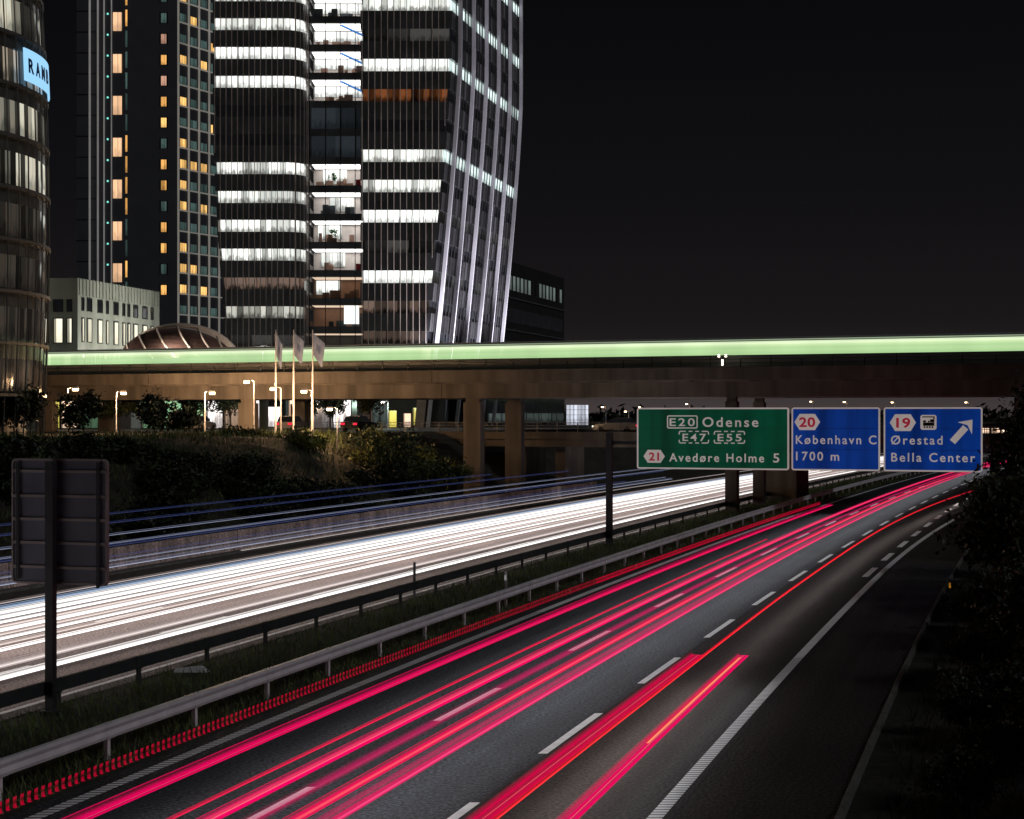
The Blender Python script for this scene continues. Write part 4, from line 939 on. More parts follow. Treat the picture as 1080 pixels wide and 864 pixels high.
# --- hotel tower with the white grid
ht = empty('hotel_tower', (-58, 262, 6), 0, 'dark hotel tower with orange windows and a white window grid', 'tower'); off = (-58, 262, 6)
m_ = MB(); m_.hexa([(-69.2, 256.2, 5.8), (-62.0, 255, 5.8), (-52.9, 255, 5.8), (-43.6, 271, 5.8), (-60, 284, 5.8), (-69.2, 280, 5.8)], [(-69.2, 256.2, 92), (-62.0, 255, 92), (-52.9, 255, 92), (-43.6, 271, 92), (-60, 284, 92), (-69.2, 280, 92)]); m_.build('wall', M['hotel_wall'], ht, off)
hz = [24.3 + 3.31 * i for i in range(21)]
def hotel_mat(nm, col, st): return lit_glass(nm, col, st, .55, .45, .35, 3., tint=tuple(c * .8 for c in col))
M['h_on'] = hotel_mat('h_on', (1., .50, .14), 1.35); M['h_gold'] = hotel_mat('h_gold', (1., .58, .18), 1.5); M['h_pink'] = hotel_mat('h_pink', (1., .55, .38), .75)
M['h_dim'] = hotel_mat('h_dim', (.14, .24, .22), .5); M['h_stair'] = lit_glass('h_stair', (1., .60, .34), 1.15, .8, .8, .3, 2.)
sm = {0: None, 1: 'h_on', 2: 'h_dim', 3: 'h_on', 4: 'h_on', 5: 'h_dim', 6: 'h_on', 7: 'h_on', 8: 'h_dim', 9: 'h_gold', 10: 'h_on', 11: 'h_pink', 12: 'h_on', 13: 'h_pink', 14: 'h_dim', 15: 'h_dim'}
for i, z in enumerate(hz):
    k = sm.get(i, 'h_dim')
    if k:
        m_ = MB(); m_.face([(-55.55, 254.97, z - .75), (-54.65, 254.97, z - .75), (-54.65, 254.97, z + .75), (-55.55, 254.97, z + .75)], [(0, 0), (.9, 0), (.9, 1), (0, 1)]); m_.build('window', M[k], ht, off)
        m_ = MB(); m_.box(-55.75, 254.9, z - .9, -55.552, 254.99, z + .9); m_.box(-54.648, 254.9, z - .9, -54.45, 254.99, z + .9); m_.build('window_frame', M['facade_dark'], ht, off)
for i in range(0, 10):
    z = 30.3 + 6.62 * i
    m_ = MB(); m_.face([(-63.15, 254.9, z - 1.45), (-61.7, 254.9, z - 1.45), (-61.7, 254.9, z + 1.5), (-63.15, 254.9, z + 1.5)], [(0, 0), (1.5, 0), (1.5, 1), (0, 1)]); m_.build('stair_window', M['h_stair'], ht, off)
for i, z in enumerate(hz):
    m_ = MB(); m_.face([(-61.2, 254.97, z - 1.3), (-60.85, 254.97, z - 1.3), (-60.85, 254.97, z + 1.3), (-61.2, 254.97, z + 1.3)], [(0, 0), (.3, 0), (.3, 1), (0, 1)]); m_.build('slit_window', M['h_on'] if i in (2, 5, 6, 7, 8, 14, 15) else M['h_dim'], ht, off)
m_ = MB()
for x in (-66.9, -65.6, -64.6, -63.4): m_.box(x - .07, 255.0, 6, x + .07, 255.4 + .3, 92)
m_.build('fins', M['fin_white'], ht, off)
m_ = MB()
for z in hz: m_.box(-69.1, 255.6, z + 1.2, -63.2, 256, z + 1.32)
m_.build('floor_edges', M['steel_dark'], ht, off)
for z in hz:
    m_ = MB(); m_.box(-64.15, 255.2, z + .6, -63.9, 255.3, z + .85); m_.build('landing_light', M['teal_dot'], ht, off)
    m_ = MB(); m_.face([(-64.6, 255.45, z - 1.1), (-63.5, 255.4, z - 1.1), (-63.5, 255.4, z + 1.1), (-64.6, 255.45, z + 1.1)], [(0, 0), (1, 0), (1, 1), (0, 1)]); m_.build('landing_window', M['h_dim'], ht, off)
A = Vector((-52.9, 255, 0)); Bv = Vector((-43.6, 271, 0)); dv = (Bv - A).normalized(); nv = Vector((dv.y, -dv.x, 0))
colw = 2.45
lit = {(3.31 * i): 0 for i in range(1)}
on = {0: {1, 2, 3, 5, 6, 7, 8, 10, 12, 15}, 1: {2, 7, 14, 17}, 2: {1, 5, 7, 12, 16}, 3: {9, 13}}
m_ = MB()
def gp(s, o_ff, z): p = A + dv * s + nv * o_ff; return (p.x, p.y, z)
for c in range(6):
    s = c * colw; m_.hexa([gp(s - .09, .02, 6.), gp(s - .09, .30, 6.), gp(s + .09, .30, 6.), gp(s + .09, .02, 6.)][::-1], [gp(s - .09, .02, 92), gp(s - .09, .30, 92), gp(s + .09, .30, 92), gp(s + .09, .02, 92)][::-1])
for z in [7.75 + 3.31 * i for i in range(26)]:
    z -= .0; m_.hexa([gp(0, .02, z - .09 - .55), gp(0, .26, z - .09 - .55), gp(colw * 5.2, .26, z - .09 - .55), gp(colw * 5.2, .02, z - .09 - .55)][::-1], [gp(0, .02, z + .09 - .55), gp(0, .26, z + .09 - .55), gp(colw * 5.2, .26, z + .09 - .55), gp(colw * 5.2, .02, z + .09 - .55)][::-1])
m_.build('facade_grid', M['grid_white'], ht, off)
for i in range(17):
    z = hz[i] + .2
    for c in range(4):
        s0, s1 = c * colw + .50, c * colw + colw - .48
        m_ = MB(); m_.face([gp(s0, .05, z - .85), gp(s1, .05, z - .85), gp(s1, .05, z + .70), gp(s0, .05, z + .70)], [(0, 0), (s1 - s0, 0), (s1 - s0, 1), (0, 1)])
        w_ = m_.build('grid_window', M['h_gold'] if i in on[c] else M['h_dim'], ht, off)

# --- round glass tower at the left
rt = empty('round_tower', (-48.4, 121, 6), 0, 'round glass tower with warm lit floors and a blue lit sign', 'tower'); off = (-48.4, 121, 6)
cxr, cyr = -48.4, 121.
RR = lambda z: 13.1 - .0018 * (z - 22) ** 2
def rp_(ph, z, d=0.): r = RR(z) + d; return (cxr + r * math.sin(ph), cyr - r * math.cos(ph), z)
M['r_on'] = lit_glass('r_on', (1., .78, .54), .72, .625, .05, .55, 1., tint=(.86, .98, .86), sharp=.42, room=.25, thr=.42); M['r_mid'] = lit_glass('r_mid', (1., .66, .42), .50, .625, .06, .7, 2., tint=(.6, .7, .6), sharp=.45, thr=.45); M['r_low'] = lit_glass('r_low', (.8, .5, .36), .11, .625, .06, .6, 3., tint=(.4, .5, .42), sharp=.95)
M['r_glass'] = pbr('r_glass', (.085, .085, .078), .2, .3, 1.2); M['r_slab'] = pbr('r_slab', (.085, .080, .075), .5, .2, 1.)
NSEG = 64; fz = [9.0 + 3.75 * i for i in range(9)]
core = MB()
def ringwall(mb, z0, z1, d, uvs=True, seg=NSEG):
    for k in range(seg):
        a, b = 2 * math.pi * k / seg, 2 * math.pi * (k + 1) / seg; u = k * 1.25
        mb.face([rp_(a, z0, d), rp_(b, z0, d), rp_(b, z1, d), rp_(a, z1, d)], [(u + .02, 0), (u + 1.23, 0), (u + 1.23, 1), (u + .02, 1)])
ringwall(core, 5.8, 46, -1.2); core.build('core_wall', M['facade_dark'], rt, off)
fm = ['r_low', 'r_low', 'r_low', 'r_low', 'r_on', 'r_on', 'r_mid', 'r_on', 'r_mid']
for i, z in enumerate(fz):
    m_ = MB(); ringwall(m_, z + .35, z + 2.75, -.22); m_.build('window_band', M[fm[i]], rt, off)
    m_ = MB(); ringwall(m_, z + 2.75, z + 4.1 - .001, -.20); m_.build('spandrel', M['r_glass'], rt, off)
    m_ = MB()
    for k in range(NSEG):
        a, b = 2 * math.pi * k / NSEG, 2 * math.pi * (k + 1) / NSEG
        m_.hexa([rp_(a, z + .0, -.5), rp_(a, z + .0, .16), rp_(b, z + .0, .16), rp_(b, z + .0, -.5)], [rp_(a, z + .22, -.5), rp_(a, z + .22, .16), rp_(b, z + .22, .16), rp_(b, z + .22, -.5)])
    m_.build('floor_ring', M['r_slab'], rt, off)
m_ = MB()
for k in range(NSEG):
    a = 2 * math.pi * k / NSEG; m_.tube([rp_(a, z, .05) for z in frange(6, 46, 5)], .055, 4, False)
m_.build('mullions', M['r_slab'], rt, off)
M['logo_panel'] = glow('logo_panel', (.34, .68, 1.), 1.05); M['logo_letter'] = pbr('logo_letter', (.01, .05, .16), .5); M['logo_edge'] = glow('logo_edge', (.05, .28, 1.), 1.1)
m_ = MB()
def arcbox(mb, p0, p1, z0, z1, d0, d1, n=14):
    for k in range(n):
        a, b = p0 + (p1 - p0) * k / n, p0 + (p1 - p0) * (k + 1) / n
        mb.hexa([rp_(a, z0, d0), rp_(a, z0, d1), rp_(b, z0, d1), rp_(b, z0, d0)], [rp_(a, z1, d0), rp_(a, z1, d1), rp_(b, z1, d1), rp_(b, z1, d0)])
arcbox(m_, R(76.3), R(112), 32.15, 34.55, .17, .27); pan = m_.build('sign_panel', M['logo_panel'], rt, off)
m_ = MB(); arcbox(m_, R(75.9), R(112.4), 32.05, 32.149, .15, .28); arcbox(m_, R(75.9), R(112.4), 34.551, 34.65, .15, .28); arcbox(m_, R(75.9), R(76.29), 32.15, 34.55, .15, .28, 1); m_.build('sign_edge', M['logo_edge'], pan)
L = MB()
for ch, ph in (('R', 80.4), ('A', 85.6), ('M', 91.0), ('B', 96.6)):
    t = MB(); add_text(t, ch, -.42, .42, 0, 1.05, 0, bold=.03, thick=.03); b0 = len(L.v)
    for v in t.v: L.v.append(rp_(R(ph) + v[0] / 13.2, 32.85 + v[2], .275 - v[1]))
    for f in t.f: L.f.append(tuple(b0 + q for q in f)); L.uv += [(0., 0.)] * len(f); L.mi.append(0)
L.build('lettering', M['logo_letter'], pan, off)

# --- pale low building behind the viaduct
lb = empty('low_building', (-52, 200, 6), 0, 'pale panelled low building with tall lit windows left of the hotel', 'building'); off = (-52, 200, 6)
cA = Vector((-60.5, 190.5, 0)); cB = Vector((-51.2, 190, 0)); cC = Vector((-46.3, 211.6, 0))
m_ = MB(); m_.hexa([(cA.x, cA.y, 5.8), (cB.x, cB.y, 5.8), (cC.x, cC.y, 5.8), (-62, 214, 5.8)], [(cA.x, cA.y, 23.9), (cB.x, cB.y, 23.9), (cC.x, cC.y, 23.9), (-62, 214, 23.9)]); m_.build('wall', M['pale_panel'], lb, off)
M['b_win'] = lit_glass('b_win', (1., .90, .62), 1.25, 3., .9, .2, 2., tint=(1, .97, .8))
def wall_pt(a, b, s, z, o=.04): d = (b - a).normalized(); n_ = Vector((d.y, -d.x, 0)); p = a + d * s + n_ * o; return (p.x, p.y, z)
def bwin(a, b, s, w, z0, z1, mt):
    m_ = MB(); m_.face([wall_pt(a, b, s, z0), wall_pt(a, b, s + w, z0), wall_pt(a, b, s + w, z1), wall_pt(a, b, s, z1)], [(0, 0), (w, 0), (w, 1), (0, 1)]); wn = m_.build('window', M[mt], lb, off)
    f = MB(); n_ = .09
    for (s0, s1, q0, q1) in ((s - .1, s, z0 - .1, z1 + .1), (s + w, s + w + .1, z0 - .1, z1 + .1), (s, s + w, z0 - .1, z0), (s, s + w, z1, z1 + .1)):
        f.hexa([wall_pt(a, b, s0, q0, .01), wall_pt(a, b, s0, q0, n_), wall_pt(a, b, s1, q0, n_), wall_pt(a, b, s1, q0, .01)][::-1], [wall_pt(a, b, s0, q1, .01), wall_pt(a, b, s0, q1, n_), wall_pt(a, b, s1, q1, n_), wall_pt(a, b, s1, q1, .01)][::-1])
    f.build('window_frame', M['facade_dark'], wn); wn.children[0].matrix_parent_inverse = Matrix.Identity(4)
    for ch in wn.children: ch.data.transform(Matrix.Translation((-off[0], -off[1], -off[2])))
for s, w in ((6.5, 1.0), (8.1, .5), (4.8, 1.0), (3.2, .5)):
    bwin(cA, cB, s - .0, w, 20.0, 21.3, 'glass_dark'); bwin(cA, cB, s, w, 16.3, 19.1, 'b_win')
for s, w in ((5.6, .5), (7.5, 1.0), (3.8, 1.)): bwin(cA, cB, s, w, 12.5, 15.1, 'b_win'); bwin(cA, cB, s - .5, w, 9.9, 11.5, 'b_win')
for s, w in ((1.0, .45), (2.3, 1.1), (5.0, 1.1), (7.2, .5), (9.2, 1.1), (11.6, .5), (13.0, .5), (14.6, 1.1), (17.2, 1.2), (19.6, .6)):
    bwin(cB, cC, s, w, 20.2, 21.6, 'glass_dark'); bwin(cB, cC, s, w, 16.5, 19.2, 'b_win')
for s, w in ((1.8, .5), (4.0, .5), (5.2, .5), (6.4, 1.0), (8.8, .5), (10.2, 1.0), (13, .5), (15, 1.)): bwin(cB, cC, s, w, 12.7, 15.4, 'b_win')
for s, w in ((1.2, .6), (2.6, 1.0), (5., 1.), (7.4, .6), (10.5, 1.)): bwin(cB, cC, s, w, 9.9, 11.6, 'b_win')
m_ = MB()
for s in frange(.3, 21.8, .85): m_.hexa([wall_pt(cB, cC, s, 21.9, .01), wall_pt(cB, cC, s, 21.9, .12), wall_pt(cB, cC, s + .12, 21.9, .12), wall_pt(cB, cC, s + .12, 21.9, .01)][::-1], [wall_pt(cB, cC, s, 23.95, .01), wall_pt(cB, cC, s, 23.95, .12), wall_pt(cB, cC, s + .12, 23.95, .12), wall_pt(cB, cC, s + .12, 23.95, .01)][::-1])
m_.build('parapet_ribs', M['pale_panel'], lb, off)

# --- arched station canopy behind the viaduct
cn = empty('station_canopy', BP(-62.5, 17.5, 11.2), BA, 'arched pale station roof with brown glass behind the viaduct', 'canopy')
a_, b_, c_ = 6.6, 5.0, 3.45
def el_(th, ph): return (a_ * math.cos(th), -b_ * math.sin(th) * math.sin(ph), 2.2 + c_ * math.sin(th) * math.cos(ph))
gm = MB(); nT, nP = 28, 8
for i in range(nT):
    for j in range(nP):
        t0, t1 = math.pi * i / nT, math.pi * (i + 1) / nT; p0, p1 = R(20 + 70 * j / nP), R(20 + 70 * (j + 1) / nP)
        gm.face([el_(t0, p0), el_(t1, p0), el_(t1, p1), el_(t0, p1)])
gm.build('glazing', M['canopy_glass'], cn, smooth=True, fix=True)
sm_ = MB()
for i in range(nT):
    for j in range(6):
        t0, t1 = math.pi * i / nT, math.pi * (i + 1) / nT; p0, p1 = R(20 - 110 * j / 6), R(20 - 110 * (j + 1) / 6)
        sm_.face([el_(t0, p0), el_(t1, p0), el_(t1, p1), el_(t0, p1)])
sm_.build('roof_shell', M['canopy'], cn, smooth=True, fix=True)
m_ = MB(); m_.tube([el_(math.pi * i / 40, R(4)) for i in range(41)], .36, 8); m_.build('arch_rim', M['canopy'], cn, smooth=True)
for k in range(1, 8):
    th = math.pi * k / 8; m_ = MB(); m_.tube([tuple(Vector(el_(th - .10 * q, R(6 + 84 * q / 8))) * 1.004) for q in range(9)], .10, 5); m_.build('rib', M['canopy'], cn)
m_ = MB(); m_.box(-6.3, -4.95, -.0, 6.3, 4, 2.2); m_.build('base_wall', M['lob_w'], cn)

for i, t_ in enumerate((-70, -60, -49)):
    pl = empty('platform_lamp', BP(t_, 11.4, 10.96), BA, ['platform lamp under the left end of the station roof', 'platform lamp under the middle of the station roof', 'platform lamp right of the station roof'][i], 'lamp', 'platform lamps of the station')
    m_ = MB(); m_.tube([(0, 0, 0), (0, 0, 3.3)], .06, 8); m_.build('pole', M['steel_mid'], pl)
    m_ = MB(); m_.box(-.8, -.12, 3.25, .8, .12, 3.4); m_.build('lamp_head', M['steel_mid'], pl)
    m_ = MB(); m_.box(-.75, -.1, 3.2, .75, .1, 3.248); m_.build('tube_light', M['lamp_white'], pl)
    L = bpy.data.lights.new('lamp_light', 'POINT'); L.energy = 1500; L.color = (1, .93, .82); L.shadow_soft_size = .3
    lo = bpy.data.objects.new('lamp_light', L); COL.objects.link(lo); lo.parent = pl; lo.location = (0, 0, 3.0)

# --- far dark block at the right of the towers
db = empty('dark_building', (-1, 320, 6), 0, 'dark flat-roofed block with one lit window row right of the ribbed tower', 'building'); off = (-1, 320, 6)
dA = Vector((-5., 285, 0)); dB = Vector((10.9, 337, 0))
def dwp(s, z, o=.05): return wall_pt(dA, dB, s, z, o)
m_ = MB(); m_.hexa([(dA.x, dA.y, 5.5), (dB.x, dB.y, 5.5), (-8, 345, 5.5), (-22, 290, 5.5)], [(dA.x, dA.y, 36.5), (dB.x, dB.y, 36.5), (-8, 345, 36.5), (-22, 290, 36.5)]); m_.build('wall', M['facade_dark'], db, off)
M['d_win'] = lit_glass('d_win', (.75, .92, .85), .75, 50, .8, .3, 1.); M['d_off'] = pbr('d_off', (.03, .032, .036), .2)
rr_ = random.Random(4)
for k in range(17):
    s = 10 + k * 2.55
    if s > 51.5: break
    lit_ = k not in (8, 9, 15); m_ = MB(); m_.face([dwp(s, 31.2), dwp(s + 1.5, 31.2), dwp(s + 1.5, 33.9), dwp(s, 33.9)], [(0, 0), (1.5, 0), (1.5, 1), (0, 1)]); o = m_.build('window', M['d_win'] if lit_ else M['d_off'], db, off)
for z in (25.2, 19.2, 13.2):
    m_ = MB()
    m_.face([dwp(8, z), dwp(53, z), dwp(53, z + 2.6), dwp(8, z + 2.6)]); m_.build('dark_window_row', M['glass_dark'], db, off)
m_ = MB()
for z in (29.6, 23.6, 17.6): m_.hexa([dwp(0, z, .01), dwp(0, z, .3), dwp(54, z, .3), dwp(54, z, .01)][::-1], [dwp(0, z + .25, .01), dwp(0, z + .25, .3), dwp(54, z + .25, .3), dwp(54, z + .25, .01)][::-1])
m_.build('ledge', M['steel_mid'], db, off)
# lower glass building seen under the viaduct
gb = empty('glass_building', (4, 262, 6), 0, 'low dark glass building seen under the viaduct beside the piers', 'building'); off = (4, 262, 6)
m_ = MB(); m_.box(-4, 262, 5.8, 8.5, 280, 12); m_.build('wall', M['glass_dark'], gb, off)
m_ = MB()
for z in (6.6, 8.2, 9.8): m_.box(-4, 261.8, z, 8.5, 261.99, z + .12)
for x in frange(-4, 8.5, 1.25): m_.box(x - .04, 261.75, 5.8, x + .04, 261.98, 12)
m_.build('mullions', M['steel_mid'], gb, off)
m_ = MB(); m_.face([(-3.9, 261.97, 6.7), (8.4, 261.97, 6.7), (8.4, 261.97, 8.1), (-3.9, 261.97, 8.1)], [(0, 0), (12, 0), (12, 1), (0, 1)]); m_.build('lit_window_row', M['lob_d'], gb, off)
# glowing white box
M['boxglow'] = lit_glass('boxglow', (.72, .78, 1.), 1.0, .6, .45, .5, 2., tint=(.95, .97, 1.))
wb = empty('light_box', (10.2, 252, 6.1), 0, 'small white glowing gridded pavilion beyond the overpass', 'pavilion')
m_ = MB(); m_.box(-1.75, .02, -.1, 1.75, 2.5, 3.35); m_.build('wall', M['facade_dark'], wb)
m_ = MB(); m_.face([(-1.72, 0, .15), (1.72, 0, .15), (1.72, 0, 3.3), (-1.72, 0, 3.3)], [(0, 0), (3.4, 0), (3.4, 1), (0, 1)]); m_.build('glowing_screen', M['boxglow'], wb)
m_ = MB()
for x in frange(-1.75, 1.75, .583): m_.box(x - .025, -.06, -.1, x + .025, -.005, 3.35)
for z in (.15, .95, 1.75, 2.55, 3.32): m_.box(-1.78, -.065, z - .025, 1.78, -.0055, z + .025)
m_.build('grid_frame', M['steel_mid'], wb)
# far building seen through the leaves at the right
fb = empty('far_building', (137, 452, .2), R(-10), 'far low building with a row of lit windows right of the exit sign', 'building')
m_ = MB(); m_.box(-9, 0, -.5, 12, 9, 5.0); m_.build('wall', M['facade_dark'], fb)
m_ = MB(); m_.box(-9.4, -.4, 5.0, 12.4, 9.4, 5.4); m_.build('roof', M['facade_dark'], fb)
for i in range(7):
    m_ = MB(); m_.face([(-8.4 + i * 2.9, -.04, 2.6), (-6. + i * 2.9, -.04, 2.6), (-6. + i * 2.9, -.04, 4.2), (-8.4 + i * 2.9, -.04, 4.2)], [(0, 0), (2.4, 0), (2.4, 1), (0, 1)]); m_.build('window', M['lob_o'], fb)

# shop fronts at street level seen under the viaduct
def kiosk(x0, x1, y, label, cols):
    k = empty('shop_front', ((x0 + x1) / 2, y, 6.1), 0, label, 'shop front', 'lit fronts under the viaduct'); w = x1 - x0; c = -w / 2
    m_ = MB(); m_.box(c, .02, -.2, c + w, 6, 4.6); m_.build('wall', M['facade_dark'], k)
    n_ = len(cols)
    for i, mt in enumerate(cols):
        a, b = c + w * i / n_ + .12, c + w * (i + 1) / n_ - .12
        m_ = MB(); m_.face([(a, 0, .2), (b, 0, .2), (b, 0, 4.1), (a, 0, 4.1)], [(0, 0), (b - a, 0), (b - a, 1), (0, 1)]); m_.build('window', M[mt], k)
    m_ = MB(); m_.box(c - .2, -.8, 4.2, c + w + .2, .0, 4.45); m_.build('awning', M['steel_dark'], k)
kiosk(-52, -43.5, 178, 'yellow and teal lit front under the viaduct near the left lamps', ['lob_y', 'lob_o', 'lob_g', 'lob_o'])
kiosk(-41, -34, 178, 'green lit glass front under the viaduct left of the pier', ['lob_g', 'lob_g', 'lob_g'])
kiosk(-33.5, -27.5, 176, 'pinkish white lit front under the viaduct left of the pier', ['lob_w', 'lob_o', 'lob_w'])
kiosk(-24.5, -17.5, 176, 'white lit front behind the flagpoles under the viaduct', ['lob_o', 'lob_w', 'lob_w'])
strip_o = MB(); strip_o.face([BP(-140, -4.5, 6.12), BP(-34, -4.5, 6.12), BP(-30, 60, 6.12), BP(-140, 60, 6.12)]); tag(strip_o.build('street', M['street']), kind='structure')

# ------------------------------------------------------------------ cars
def car(loc, rz, paint, label, group=None, lights=True):
    root = empty('car', loc, rz, label, 'car', group)     # nose towards +x
    m_ = MB(); prof = [(-2.1, .35), (-2.15, .62), (-2.05, .92), (-1.2, .98), (.75, .96), (1.95, .80), (2.12, .58), (2.1, .35)]
    m_.hexa([(x, -.86, z) for x, z in prof][::1], [(x, .86, z) for x, z in prof][::1]); m_.build('body', paint, root, fix=True)
    cab = [(-1.75, .985), (-1.25, 1.42), (.1, 1.46), (.95, .975)]
    m_ = MB(); m_.hexa([(x, -.74, z) for x, z in cab], [(x, .74, z) for x, z in cab]); m_.build('windows', M['glass_dark'], root, fix=True)
    m_ = MB(); m_.box(-1.2, -.70, 1.445, .08, .70, 1.49); m_.build('roof', paint, root)
    for x in (-1.3, 1.3):
        for y_ in (-.80, .80):
            m_ = MB(); m_.tube([(x, y_ - .11, .32), (x, y_ + .11, .32)], .32, 14); m_.build('wheel', M['rubber'], root)
    for y_ in (-.62, .62):
        m_ = MB(); m_.box(-2.19, y_ - .18, .66, -2.10, y_ + .18, .84); m_.build('tail_light', M['tail'], root)
        m_ = MB(); m_.box(2.06, y_ - .18, .60, 2.15, y_ + .18, .76); m_.build('headlight', M['head'], root)
    return root
car(BP(-15.5, 19, 5.96), BA + math.pi, M['car_silver'], 'silver car with headlights on the overpass near the white pavilion')
car(BP(-8.2, 19.5, 5.96), BA + R(200), M['car_dark'], 'dark car on the overpass showing red tail lights')
c0 = None
for i, (x, y) in enumerate(((-24.0, 1100), (-20.6, 150.5), (-17.4, 1100), (-14.2, 149.5), (-29.5, 152))):
    car((x, y, 6.13), R(70 + 8 * (i % 3)), M[('car_dark', 'car_silver', 'car_red', 'car_dark', 'car_silver')[i]], ['dark car parked under the viaduct right of the pier', 'silver car parked under the viaduct behind the flagpoles', 'red car parked under the viaduct behind the right flagpole', 'dark car parked under the viaduct farthest right', 'silver car parked under the viaduct left of the pier'][i], 'cars parked under the viaduct')

# traffic light on the overpass
tl_ = empty('traffic_light', BP(-9.6, 15.9, 6.0), BA, 'traffic light showing green on the overpass', 'traffic light')
m_ = MB(); m_.tube([(0, 0, -.2), (0, 0, 2.0)], .06, 8); m_.build('pole', M['steel_dark'], tl_)
m_ = MB(); m_.box(-.14, -.12, 1.2, .14, .12, 2.0); m_.build('housing', M['steel_dark'], tl_)
m_ = MB(); m_.tube([(0, -.121, 1.38), (0, -.15, 1.38)], .09, 10); m_.build('green_lens', M['green_dot'], tl_)

# ------------------------------------------------------------------ flags
for i, (x, y) in enumerate(((-19.2, 131), (-17.75, 131), (-16.2, 131))):
    fp_ = empty('flagpole', (x, y, terr_xy(x, y)), 0, ['leftmost flagpole with a drooping grey flag before the viaduct', 'middle flagpole with a drooping grey flag before the viaduct', 'right flagpole with a drooping grey flag before the viaduct'][i], 'flagpole', 'flagpoles before the viaduct')
    h = 14.5 - terr_xy(x, y); m_ = MB(); m_.tube([(0, 0, -.3), (0, 0, h * .5), (0, 0, h)], [.085, .065, .04], 8); m_.tube([(0, 0, h), (0, 0, h + .12)], [.06, .02], 8); m_.build('pole', M['galv'], fp_)
    m_ = MB(); nu_, nv_ = 10, 10; rnd = random.Random(i)
    def fpt(a, b): w = (.5, .8, .95)[i]; return (.05 + a * w * (1 - .25 * b), .14 * math.sin(a * 6 + b * 2 + i) * a, h - .15 - b * 1.8 - a * (1.0, .7, .9)[i] * (1 + .2 * b))
    for a in range(nu_):
        for b in range(nv_):
            mi = 1 if 3 <= a <= 6 and 3 <= b <= 5 else 0
            m_.face([fpt(a / nu_, b / nv_), fpt((a + 1) / nu_, b / nv_), fpt((a + 1) / nu_, (b + 1) / nv_), fpt(a / nu_, (b + 1) / nv_)], mi=mi)
    m_.build('flag', [M['cloth'], M['cloth_mark']], fp_, smooth=True)

# ------------------------------------------------------------------ trees and shrubs
LG, LD, LO = M['leaf_green'], M['leaf_dark'], M['leaf_olive']
pr = [shrub('shrub', 4.6, 3.2, 2600, .20, [LD, LG], 21, 'dark leafy shrub in the thicket on the left embankment', group='shrubs on the left embankment', loc=P(84, -32, terr(-32) - .5))]
p2 = shrub('shrub', 5.0, 4.2, 2800, .22, [LD, LD, LG], 22, 'dark leafy shrub in the thicket on the left embankment', group='shrubs on the left embankment', loc=P(78, -36, terr(-36) - .9))
rnd = random.Random(9)
for i in range(46):
    Y = rnd.uniform(82, 128); u = rnd.uniform(-35, -27.2)
    if Y > 104: u = rnd.uniform(-32, -27.2)
    s = rnd.uniform(.5, .9)
    dup(rnd.choice((pr[0], p2)), P(Y, u, terr(u) - .2), rnd.uniform(0, 6.28), scale=(s, s, s * rnd.uniform(.6, .85)))
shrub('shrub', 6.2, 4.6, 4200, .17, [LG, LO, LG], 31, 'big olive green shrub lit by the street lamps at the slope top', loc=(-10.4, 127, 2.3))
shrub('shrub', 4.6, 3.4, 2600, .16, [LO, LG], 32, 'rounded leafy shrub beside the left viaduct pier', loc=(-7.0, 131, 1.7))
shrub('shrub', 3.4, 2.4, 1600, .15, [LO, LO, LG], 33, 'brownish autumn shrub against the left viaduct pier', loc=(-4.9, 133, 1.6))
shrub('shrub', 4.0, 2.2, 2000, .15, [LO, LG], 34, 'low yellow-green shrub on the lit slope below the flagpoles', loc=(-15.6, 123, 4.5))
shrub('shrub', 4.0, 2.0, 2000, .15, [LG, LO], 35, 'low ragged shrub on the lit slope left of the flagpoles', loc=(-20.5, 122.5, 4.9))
for x, y, h, w, sd, lab in ((-39.5, 116, 4.6, 5.0, 41, 'dark tree at the left edge under the round tower'), (-36.6, 119, 4.2, 4.2, 42, 'dark tree around the lamp nearest the round tower'), (-32.2, 121, 3.6, 3.4, 43, 'dark feathery tree right of the first street lamp'),
                            (-27.5, 124, 3.4, 3.4, 44, 'dark spreading tree left of the arched station roof'), (-25.6, 126, 2.4, 2.8, 45, 'small dark tree below the arched station roof')):
    tree('tree', h, w, 2300, .17, [LD, LD, LG], sd, lab, (x, y, terr_xy(x, y) - .2), bare=.15)
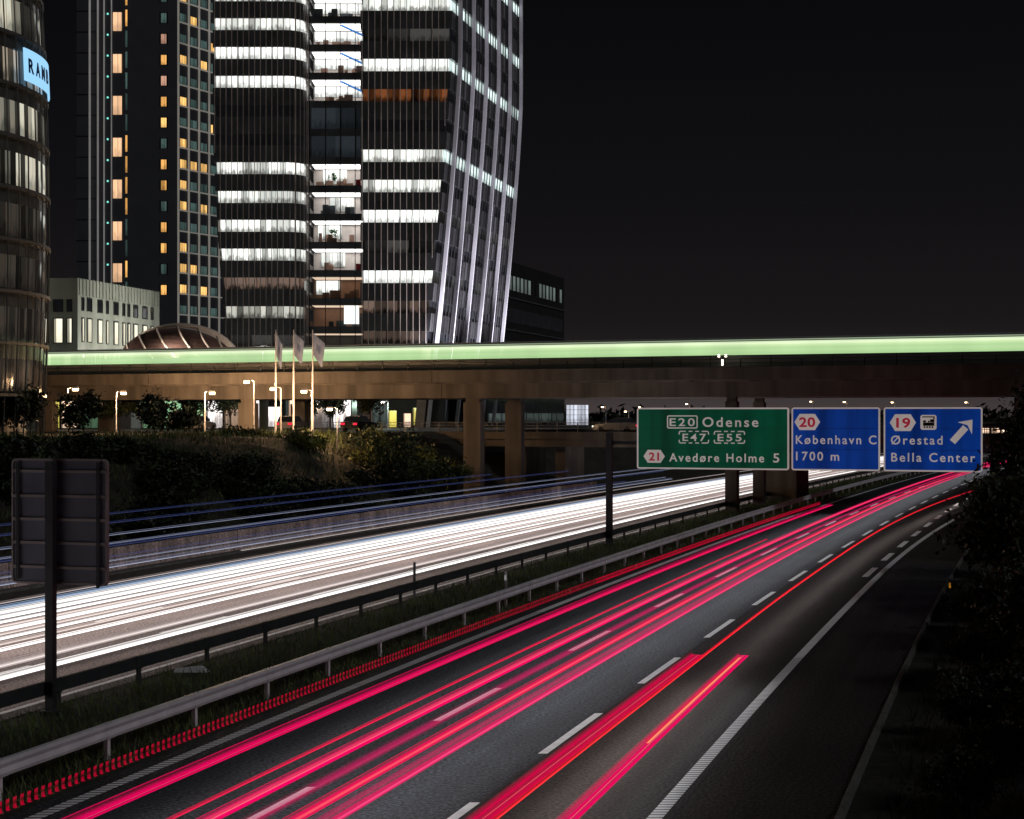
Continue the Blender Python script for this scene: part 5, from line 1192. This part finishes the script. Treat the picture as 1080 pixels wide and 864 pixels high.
for x, y, h, w, sd, lab in ((-31.5, 160, 4.4, 4.0, 51, 'street tree glowing green under the viaduct left of the pier'), (-28.5, 163, 4.4, 3.8, 52, 'lit street tree close left of the viaduct pier'), (-20.2, 158, 4.6, 3.0, 53, 'dark narrow tree behind the flagpoles under the viaduct'),
                            (-17.8, 160, 4.4, 2.8, 54, 'lit narrow tree right of the flagpoles under the viaduct'), (-13.2, 150, 4.8, 2.6, 55, 'dark tapering tree before the yellow windows'), (-38.5, 158, 4.3, 4.4, 56, 'greenish street tree behind the second street lamp')):
    tree('tree', h, w, 1500, .17, [LG, LD], sd, lab, (x, y, 6.05), bare=.25)
# right bank thicket
q1 = shrub('shrub', 4.2, 3.6, 5200, .11, [LD, LD, LG], 61, 'dark leafy shrub in the thicket along the right hard shoulder', group='shrubs on the right bank', loc=P(45, 18.6, terr(18.6) - .1))
q2 = shrub('shrub', 3.6, 2.6, 4400, .10, [LD, LG], 62, 'dark leafy shrub in the thicket along the right hard shoulder', group='shrubs on the right bank', loc=P(56, 17.9, terr(17.9) - .1))
for Y, u, s in ((31, 16.6, .42), (34, 17.2, .5), (38, 16.6, .42), (42, 17.0, .5), (47, 16.5, .45), (51, 16.9, .5), (57, 16.2, .45), (62, 16.3, .5), (36, 18.2, .6), (33, 20.6, .95), (37, 19.6, .8), (41, 21.5, 1.1), (49, 19.0, .9), (52, 21.2, 1.2), (60, 18.6, 1.0), (62, 20.5, 1.35), (66, 18.2, .95), (70, 20.2, 1.45), (76, 18.6, 1.2), (84, 19.5, 1.5), (94, 20, 1.5), (30, 19.3, .6), (104, 21, 1.5), (116, 22, 1.5)):
    dup(rnd.choice((q1, q2)), P(Y, u, terr(u) - .1), rnd.uniform(0, 6.28), scale=(s, s, s * rnd.uniform(.85, 1.15)))
tree('tree', 8.2, 4.6, 6500, .15, [LD, LD, LG], 71, 'tall dark tree overlapping the right end of the exit sign', P(77, 17.5, .1), bare=.08)
tree('tree', 8.6, 5.4, 6500, .15, [LD, LD, LG], 72, 'tall dark tree at the right edge of the picture', P(70, 19.6, terr(19.6) - .1), bare=.08)
tree('tree', 5.6, 4.0, 4200, .14, [LD, LG], 73, 'bushy dark tree leaning over the exit lane', P(66, 16.9, .1), bare=.06)
# far tree line
rnd = random.Random(77); m_ = MB()
for i in range(40):
    x = rnd.uniform(15, 190); leaf_cloud(m_, rnd, (x, rnd.uniform(520, 600), 6), (14, 6, rnd.uniform(3, 6)), 60, 1.6, 7)
o = m_.build('treeline', LD); tag(o, 'distant dark wood low on the horizon', 'trees', kind='stuff')
